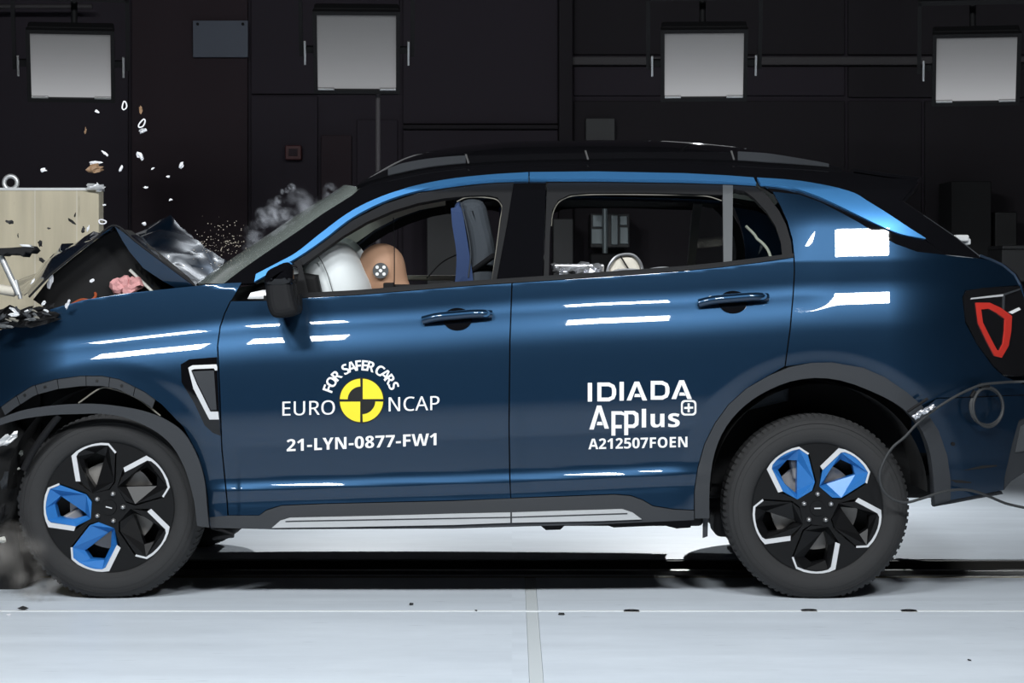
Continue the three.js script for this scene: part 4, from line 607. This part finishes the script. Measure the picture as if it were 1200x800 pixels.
// ------------------------------------------------------------------ barrier block
const wood = canvasTex(512, 512, (i, j) => { const x = i / 512, y = j / 512; let k = 0.92 + 0.16 * (fbm(x * 22, y * 2.2, 4) - 0.5) + 0.10 * (fbm(x * 5 + 3, y * 1.3, 3) - 0.5); const st = fbm(x * 40 + 11, y * 9, 3); if (st > 0.72) k -= (st - 0.72) * 1.3; return [215 * k, 204 * k, 178 * k]; }, [1, 1]);
M.block = STD({ name: 'cream_block', map: wood, roughness: 0.75 });
{ const zf = -2.25, a = S(116, 222, zf), b = thing('barrier_block', 'cream barrier block with a lifting ring on top, behind the crushed nose', 'barrier', [(a.x - 3.2) / 2, 0, zf - 0.06]);
  const g = box(-3.2, a.x, 0, a.y, zf - 0.12, zf, 0.008), p = g.attributes.position, uv = g.attributes.uv; for (let i = 0; i < p.count; i++) uv.setXY(i, p.getX(i) + p.getZ(i), p.getY(i)); part('block', g, M.block, b);
  const top = S(60, 224.5, zf).y; for (const u of [41, 90]) { const x = S(u, 222, zf).x; part('joint', box(x - 0.002, x + 0.002, 0.0, a.y + 0.001, zf - 0.12, zf + 0.0012), M.pale, b); }
  part('top_edge', box(-3.2, a.x + 0.004, a.y - 0.004, a.y + 0.008, zf - 0.12, zf + 0.004), M.silver, b);
  const e = S(12.5, 214, zf - 0.06), k = 1.3 / PX; part('lifting_ring', [new THREE.TorusGeometry(7.6 * k, 2.7 * k, 14, 36).translate(e.x, e.y, e.z), new THREE.CylinderGeometry(4 * k, 6 * k, 8 * k, 16).translate(e.x, e.y - 10 * k, e.z)], M.silver, b);
  part('corner_bracket', (() => { const q = S(110, 219, zf + 0.02); return [shardGeo(0.03, 1.4, 0.5, 0.8, 3).translate(q.x, q.y, q.z), shardGeo(0.018, 1, 1.1, 0.8, 8).translate(q.x + 0.025, q.y, q.z)]; })(), M.machined, b); }

// ------------------------------------------------------------------ flying pieces
M.shardWhite = STD({ name: 'shard_white', color: lin(0.75, 0.75, 0.78), roughness: 0.35 }); M.shardDark = STD({ name: 'shard_dark', color: lin(0.015, 0.015, 0.017), roughness: 0.5 }); M.shardBrown = STD({ name: 'shard_brown', color: lin(0.22, 0.13, 0.07), roughness: 0.6 });
const shardKinds = {
  chip: (k) => shardGeo(1, 1, 0.55, 0.4, k), sliver: (k) => shardGeo(1, 1, 0.3, 0.25, k),
  loop: () => { const c = [[-1, -0.2], [-0.2, -0.55], [0.9, 0.1], [1, 0.5], [0.1, 0.5], [-0.8, 0.2]].map(([x, y]) => V3(x, y, 0.15 * x * y)); return new THREE.TubeGeometry(new THREE.CatmullRomCurve3(c, true), 24, 0.17, 5, true); },
};
[[113.5, 130.5, 2.6, 'chip', -25, 'w', 'small white flake below the leftmost flood lamp'], [146, 124, 5.2, 'loop', 70, 'w', 'white hooked shard nearest the leftmost flood lamp'], [165, 128, 5.5, 'sliver', 100, 'b', 'thin brown sliver above two pale rings'], [166.5, 145, 5.4, 'loop', 38, 'w', 'pale ring shaped shard, upper one of the close pair'], [167, 153.5, 4.6, 'chip', 20, 'w', 'grey chip just beneath the pale ring shard'],
  [100, 153, 4, 'sliver', 75, 'b', 'faint brown splinter left of the pale rings'], [123, 179.5, 4.8, 'sliver', -42, 'w', 'white splinter tilted down, above the brown clump'], [164.5, 182.5, 5.2, 'chip', -60, 'w', 'white triangular shard below the pale ring pair'], [112, 197, 9.5, 'chip', 12, 'b', 'largest flying clump, brown with a white rim'], [111.5, 191, 6.5, 'sliver', 5, 'w', 'white cap on top of the brown flying clump'],
  [141.5, 198, 5, 'sliver', 65, 'w', 'upright white splinter right of the brown clump'], [212.5, 194, 4.2, 'chip', 60, 'w', 'rightmost white flake, high above the folded bonnet'], [51, 199.5, 4, 'chip', 10, 'w', 'white flake above the barrier block top edge'], [171, 219.5, 2.6, 'chip', 0, 'w', 'tiny bright crumb above the bonnet peak'], [197, 207, 2.2, 'chip', 0, 'w', 'tiny pale crumb left of the rightmost flake'], [179, 197.5, 2, 'chip', 40, 'w', 'tiny crumb right of the upright splinter'],
  [200, 234, 2, 'chip', 20, 'w', 'small pale crumb just above the far bonnet peak'], [120, 260, 5.2, 'loop', -30, 'w', 'pale loop shard at the corner of the barrier block'], [169, 262, 3.4, 'chip', 15, 'w', 'white flake over the far bonnet fold'], [122, 240, 2, 'chip', 0, 'w', 'tiny pale crumb beside the barrier edge'],
  [11.5, 260, 4.2, 'chip', -10, 'd', 'dark flake on the left of the barrier face'], [84, 259.5, 5.6, 'sliver', -38, 'd', 'long dark splinter on the barrier face'], [97.5, 269, 3.4, 'chip', 80, 'd', 'dark flake near the right edge of the barrier'], [103, 268, 4, 'sliver', 70, 'w', 'pale splinter beside the dark flake at the barrier edge'], [47, 285, 4.2, 'chip', 95, 'd', 'upright dark flake low on the barrier face'], [51, 306, 7.2, 'sliver', -38, 'd', 'dark rod falling in front of the bonnet leaf'], [57, 267.5, 1.8, 'chip', 0, 'd', 'smallest dark speck in the middle of the barrier'], [88, 252, 3, 'sliver', 85, 'd', 'thin dark upright sliver high on the barrier'], [21, 276, 2.6, 'sliver', 95, 'd', 'short dark sliver low on the left of the barrier'],
  [59, 329, 9, 'sliver', 72, 'w', 'white bent strip falling past the bonnet edge'], [79, 357, 6.5, 'sliver', 62, 'w', 'white splinter in front of the engine bay'], [107.5, 329, 3, 'chip', 30, 'w', 'white flake hanging inside the folded bonnet'], [38, 330, 4, 'sliver', 60, 'w', 'pale splinter left of the bonnet leaf'], [91.5, 372.5, 2, 'chip', 0, 'w', 'tiny white crumb in front of the blue fender'],
].forEach(([u, v, r, kind, rot, m, label], i) => {
  const dark = m === 'd', z = dark ? -1.9 : -0.05 - (i % 5) * 0.02, k = (DIST - z) / (PX * DIST), g = shardKinds[kind](i + 3); g.scale(r * k, r * k, r * k); g.rotateY(0.5 * Math.sin(i)); g.rotateZ(rot * Math.PI / 180); g.translate(...S(u, v, z).toArray());
  single(kind === 'loop' ? 'flying_ring' : kind === 'sliver' ? 'flying_splinter' : 'flying_chip', g, m === 'w' ? M.shardWhite : dark ? M.shardDark : M.shardBrown, label, 'debris', 'shards thrown up by the impact');
});
{ const f = []; seed = 77; for (let k = 0; k < 150; k++) { const t = rnd(), u = 235 + 45 * t + rnd(-12, 12), v = 288 + rnd(-1, 1) * rnd(0, 34) - t * 6; f.push(new THREE.TetrahedronGeometry(rnd(0.0012, 0.0034)).rotateY(rnd(0, 6)).translate(...S(u, v, -0.6 + rnd(-0.4, 0.3)).toArray())); }
  const m = single('glass_grains', join(f), STD({ name: 'glass_grain', color: lin(0.55, 0.48, 0.40), roughness: 0.3 }), 'cloud of tiny glass grains thrown up beside the windscreen', 'debris'); m.userData.kind = 'stuff'; }

// ------------------------------------------------------------------ smoke and dust: many faint soft puffs
function puffs(name, label, list, opacity, [cr, cg, cb], z) {  // lens shaped puffs that thin out towards their rims
  const f = []; for (const [u, v, r, n] of list) for (let k = 0; k < n; k++) {
    const a = rnd(0, 6.28), d = Math.sqrt(rnd()) * r * 0.8, rr = r * rnd(0.5, 0.9) / PX, c = S(u + d * Math.cos(a), v + d * Math.sin(a), z + rnd(-0.2, 0.2));
    const g = new THREE.SphereGeometry(1, 40, 28), q = g.attributes.position, col = new Float32Array(q.count * 4), ox = rnd(0, 90), sx = rnd(0.7, 1.2);
    for (let i = 0; i < q.count; i++) { const x = q.getX(i), y = q.getY(i), w = q.getZ(i), th = Math.pow(Math.abs(w), 2.4), nn = sstep(fbm(x * 2.2 + ox, y * 2.2 + x * 0.8 + 7, 4), 0.22, 0.78); col.set([cr, cg, cb, opacity * th * nn * 1.6], 4 * i); q.setXYZ(i, x * rr * sx, y * rr, w * rr * 0.5); }
    g.computeVertexNormals(); g.setAttribute('color', new THREE.BufferAttribute(col, 4)); g.deleteAttribute('uv'); f.push(g.translate(c.x, c.y, c.z)); }
  const m = single(name, mergeGeometries(f), STD({ name, color: 0xffffff, roughness: 1, transparent: true, opacity: 1, vertexColors: true }), label, 'smoke'); m.userData.kind = 'stuff'; m.castShadow = false;
}
seed = 2024;
puffs('smoke_cloud', 'thin grey smoke rising in front of the windscreen', [[318, 268, 24, 6], [330, 245, 15, 6], [337, 222, 9, 4], [352, 255, 24, 6], [380, 238, 24, 4], [306, 290, 24, 5]], 0.10, [0.5, 0.52, 0.58], -1.0);
puffs('dust_cloud', 'brown dust raised at the foot of the front tyre', [[6, 650, 34, 6], [22, 682, 26, 6], [48, 694, 20, 4]], 0.11, [0.30, 0.28, 0.26], -0.1);

// ------------------------------------------------------------------ cable at the rear bumper
{ const z = (u) => zBody(Math.min(u, 1190), 480) + 0.05, pt = (u, v, d = 0) => S(u, v, z(u) + d);
  const c = thing('cable', 'thin dark cable looping from the rear wheel arch round a coil on the bumper', 'cable', pt(1120, 594).toArray());
  part('cord', tube([[1212, 447], [1190, 447.3], [1170, 448.5], [1150, 451], [1130, 459], [1110, 470], [1092, 482], [1075, 496], [1060, 512], [1046, 524], [1036, 540], [1031, 556], [1034, 572], [1044, 583], [1060, 588.5], [1080, 584], [1100, 577.5], [1122, 573.5], [1142, 575.5], [1160, 582], [1180, 590], [1212, 597]].map(([u, v]) => pt(u, v, 0.01)), 0.0052, 160, 7), M.cable, c);
  for (const [du, dv, ru, rv] of [[0, 0, 18.5, 22], [1, 1, 17.5, 23], [-1, 0.5, 19, 21.5]]) part('coil_turn', tube(circle(1157 + du, 476 + dv, 1, 0, 350, 24).map(([a, b]) => pt(1157 + du + (a - 1157 - du) * ru, 476 + dv + (b - 476 - dv) * rv, 0.004 * du)), 0.0056, 60, 6, true), M.cable, c);
  part('connector', (() => { const f = []; seed = 12; for (let k = 0; k < 9; k++) f.push(shardGeo(0.009, 1.3, 0.9, 0.9, 60 + k).translate(...pt(1073 + k * 2.4, 489 - k * 1.6 + rnd(-2, 2), 0.02).toArray())); return join(f); })(), M.foil, c, 'silver taped connector');
  part('clip', [bar(pt(1064, 482, 0.005), pt(1087, 467, 0.005), 0.006, 6), bar(pt(1138, 465, 0), pt(1142, 458, 0), 0.008, 6), bar(pt(1148, 452, 0), pt(1158, 452, 0), 0.011, 6)], M.black, c); }

// ------------------------------------------------------------------ things standing far behind
const ZT = -8.9;
function rig(name, label, cat, u0, v0, u1, v1, d, m, z = ZT, extra) { const a = S(u0, v1, z), b = S(u1, v0, z), t = thing(name, label, cat, [(a.x + b.x) / 2, 0, z - d / 2]); part('case', box(a.x, b.x, a.y, b.y, z - d, z, 0.01), m, t); const y0 = a.y; if (y0 > 0.02 && z > ZT - 0.1) for (const x of [a.x + 0.05, b.x - 0.05]) part('leg', box(x - 0.02, x + 0.02, 0, y0 + 0.01, z - d * 0.6, z - d * 0.6 + 0.04), M.black, t); extra?.(t, a, b); return t; }
{ const a = S(226, 67, ZB + 0.13), b = S(290.5, 24, ZB + 0.13), t = thing('hanging_board', 'plain blue grey board hung high between two flood lamps', 'board', [(a.x + b.x) / 2, a.y, ZB + 0.12]); part('sheet', box(a.x, b.x, a.y, b.y, ZB + 0.09, ZB + 0.13, 0.004), M.grey, t); for (const x of [a.x + 0.04, b.x - 0.04]) part('screw', new THREE.CylinderGeometry(0.012, 0.012, 0.02, 10).rotateX(Math.PI / 2).translate(x, b.y - 0.03, ZB + 0.135), M.black, t); }
M.rigSilver = STD({ name: 'rig_silver', color: lin(0.15, 0.18, 0.19), metalness: 0.3, roughness: 0.4 }); M.rigGrey = STD({ name: 'rig_grey', color: lin(0.032, 0.033, 0.035), roughness: 0.6 });
rig('switch_box', 'small dark red box on the wall left of the lamp pole', 'box', 334, 170, 353, 187, 0.12, STD({ name: 'red_box', color: lin(0.07, 0.018, 0.02), roughness: 0.6 }), ZB + 0.18, (t, a, b) => part('door', box(a.x + 0.03, b.x - 0.03, a.y + 0.03, b.y - 0.03, ZB + 0.18, ZB + 0.19, 0.002), M.wall3, t));
rig('display_panel', 'faint grey screen on the dark wall above the rear door', 'screen', 686, 138, 721, 168, 0.1, M.rigGrey, ZB + 0.15);
rig('equipment_rack', 'open silver equipment rack seen through the rear door window', 'rack', 692, 250, 738, 290, 0.5, M.rigGrey, ZT, (t, a, b) => { for (const [x0, x1, y0, y1] of [[0.02, 0.4, 0.1, 0.55], [0.05, 0.36, 0.6, 0.95], [0.52, 0.70, 0.08, 0.95], [0.74, 0.96, 0.1, 0.6], [0.74, 0.94, 0.65, 0.93]]) part('module', box(lerp(a.x, b.x, x0), lerp(a.x, b.x, x1), lerp(a.y, b.y, y0), lerp(a.y, b.y, y1), ZT - 0.02, ZT + 0.02, 0.006), M.rigSilver, t); });
{ const p = S(709, 230, ZT + 0.5), t = thing('camera_tripod', 'thin stand with a small head in front of the silver rack', 'stand', [p.x, 0, p.z]); part('post', bar(V3(p.x, 0.3, p.z), p, 0.022), M.rigSilver, t); part('head', new THREE.SphereGeometry(0.05, 16, 12).translate(p.x, p.y - 0.05, p.z), M.rigGrey, t); part('box', box(p.x - 0.12, p.x + 0.12, 1.25, 1.42, p.z - 0.1, p.z + 0.1, 0.02), M.black, t); for (let k = 0; k < 3; k++) part('leg', bar(V3(p.x, 0.8, p.z), V3(p.x + 0.35 * Math.cos(k * 2.1), 0.01, p.z + 0.35 * Math.sin(k * 2.1)), 0.014), M.black, t); }
rig('cabinet', 'dark cabinet seen through the left half of the rear door window', 'cabinet', 648, 256, 672, 330, 0.5, M.rigGrey, ZT);
rig('cabinet', 'grey cabinet seen through the front window beside the seat', 'cabinet', 500, 225, 545, 335, 0.5, M.rigGrey, ZT);
rig('cabinet', 'tall dark cabinet behind the rear spoiler, left of the pair', 'cabinet', 1115, 212, 1162, 330, 0.5, STD({ name: 'cab', color: lin(0.007, 0.007, 0.008), roughness: 0.8 }), ZT);
rig('cabinet', 'dark cabinet at the right picture edge above the tail lamp', 'cabinet', 1166, 248, 1192, 330, 0.5, STD({ name: 'cab2', color: lin(0.006, 0.006, 0.007), roughness: 0.6 }), ZT);
rig('crate', 'grey crate at the right picture edge behind the tailgate', 'crate', 1174, 292, 1215, 330, 0.5, M.rigGrey, ZT + 0.8, (t, a, b) => part('lid', box(a.x, b.x, b.y, b.y + 0.03, ZT + 0.3, ZT + 0.82, 0.01), M.rigGrey, t));
// floor hardware and dirt
for (const [u, v, label] of [[740, 716, 'dark floor hook left of the rear tyre on the white line'], [948, 715.5, 'pale floor hook below the rear tyre'], [1065, 716, 'dark floor hook right of the rear tyre on the white line']]) { const z = DIST - CAM_Y * PX * DIST / (v - 335), p = S(u, v, z), t = thing('floor_hook', label, 'hook', [p.x, 0, p.z]); part('plate', box(p.x - 0.028, p.x + 0.028, -0.001, 0.002, p.z - 0.022, p.z + 0.022, 0.001), M.steel, t); part('eye', new THREE.TorusGeometry(0.016, 0.005, 8, 16).rotateX(Math.PI / 2).scale(1.4, 0.5, 1).translate(p.x, 0.003, p.z), M.black, t); }
[[27, 715, 4, 'dark crumb on the floor below the front tyre'], [482, 709, 2.5, 'small dark crumb on the floor between the wheels'], [558, 716, 1.6, 'tiny speck on the white floor line'], [658, 720.5, 2.6, 'flat dark flake beside the floor seam'], [10, 721, 2, 'pale chip at the bottom left of the floor'], [1136, 774, 2, 'dark crumb at the bottom right of the floor']].forEach(([u, v, r, label], i) => { const z = DIST - CAM_Y * PX * DIST / (v - 335), k = (DIST - z) / (PX * DIST), g = shardGeo(r * k, 1.4, 0.5, 0.9, 80 + i); g.rotateY(i); const p = S(u, v, z); g.computeBoundingBox(); g.translate(p.x, -g.boundingBox.min.y, p.z); single('floor_crumb', g, i === 4 ? M.shardWhite : M.shardDark, label, 'debris', 'crumbs fallen on the floor'); });

renderer.render(scene, camera);
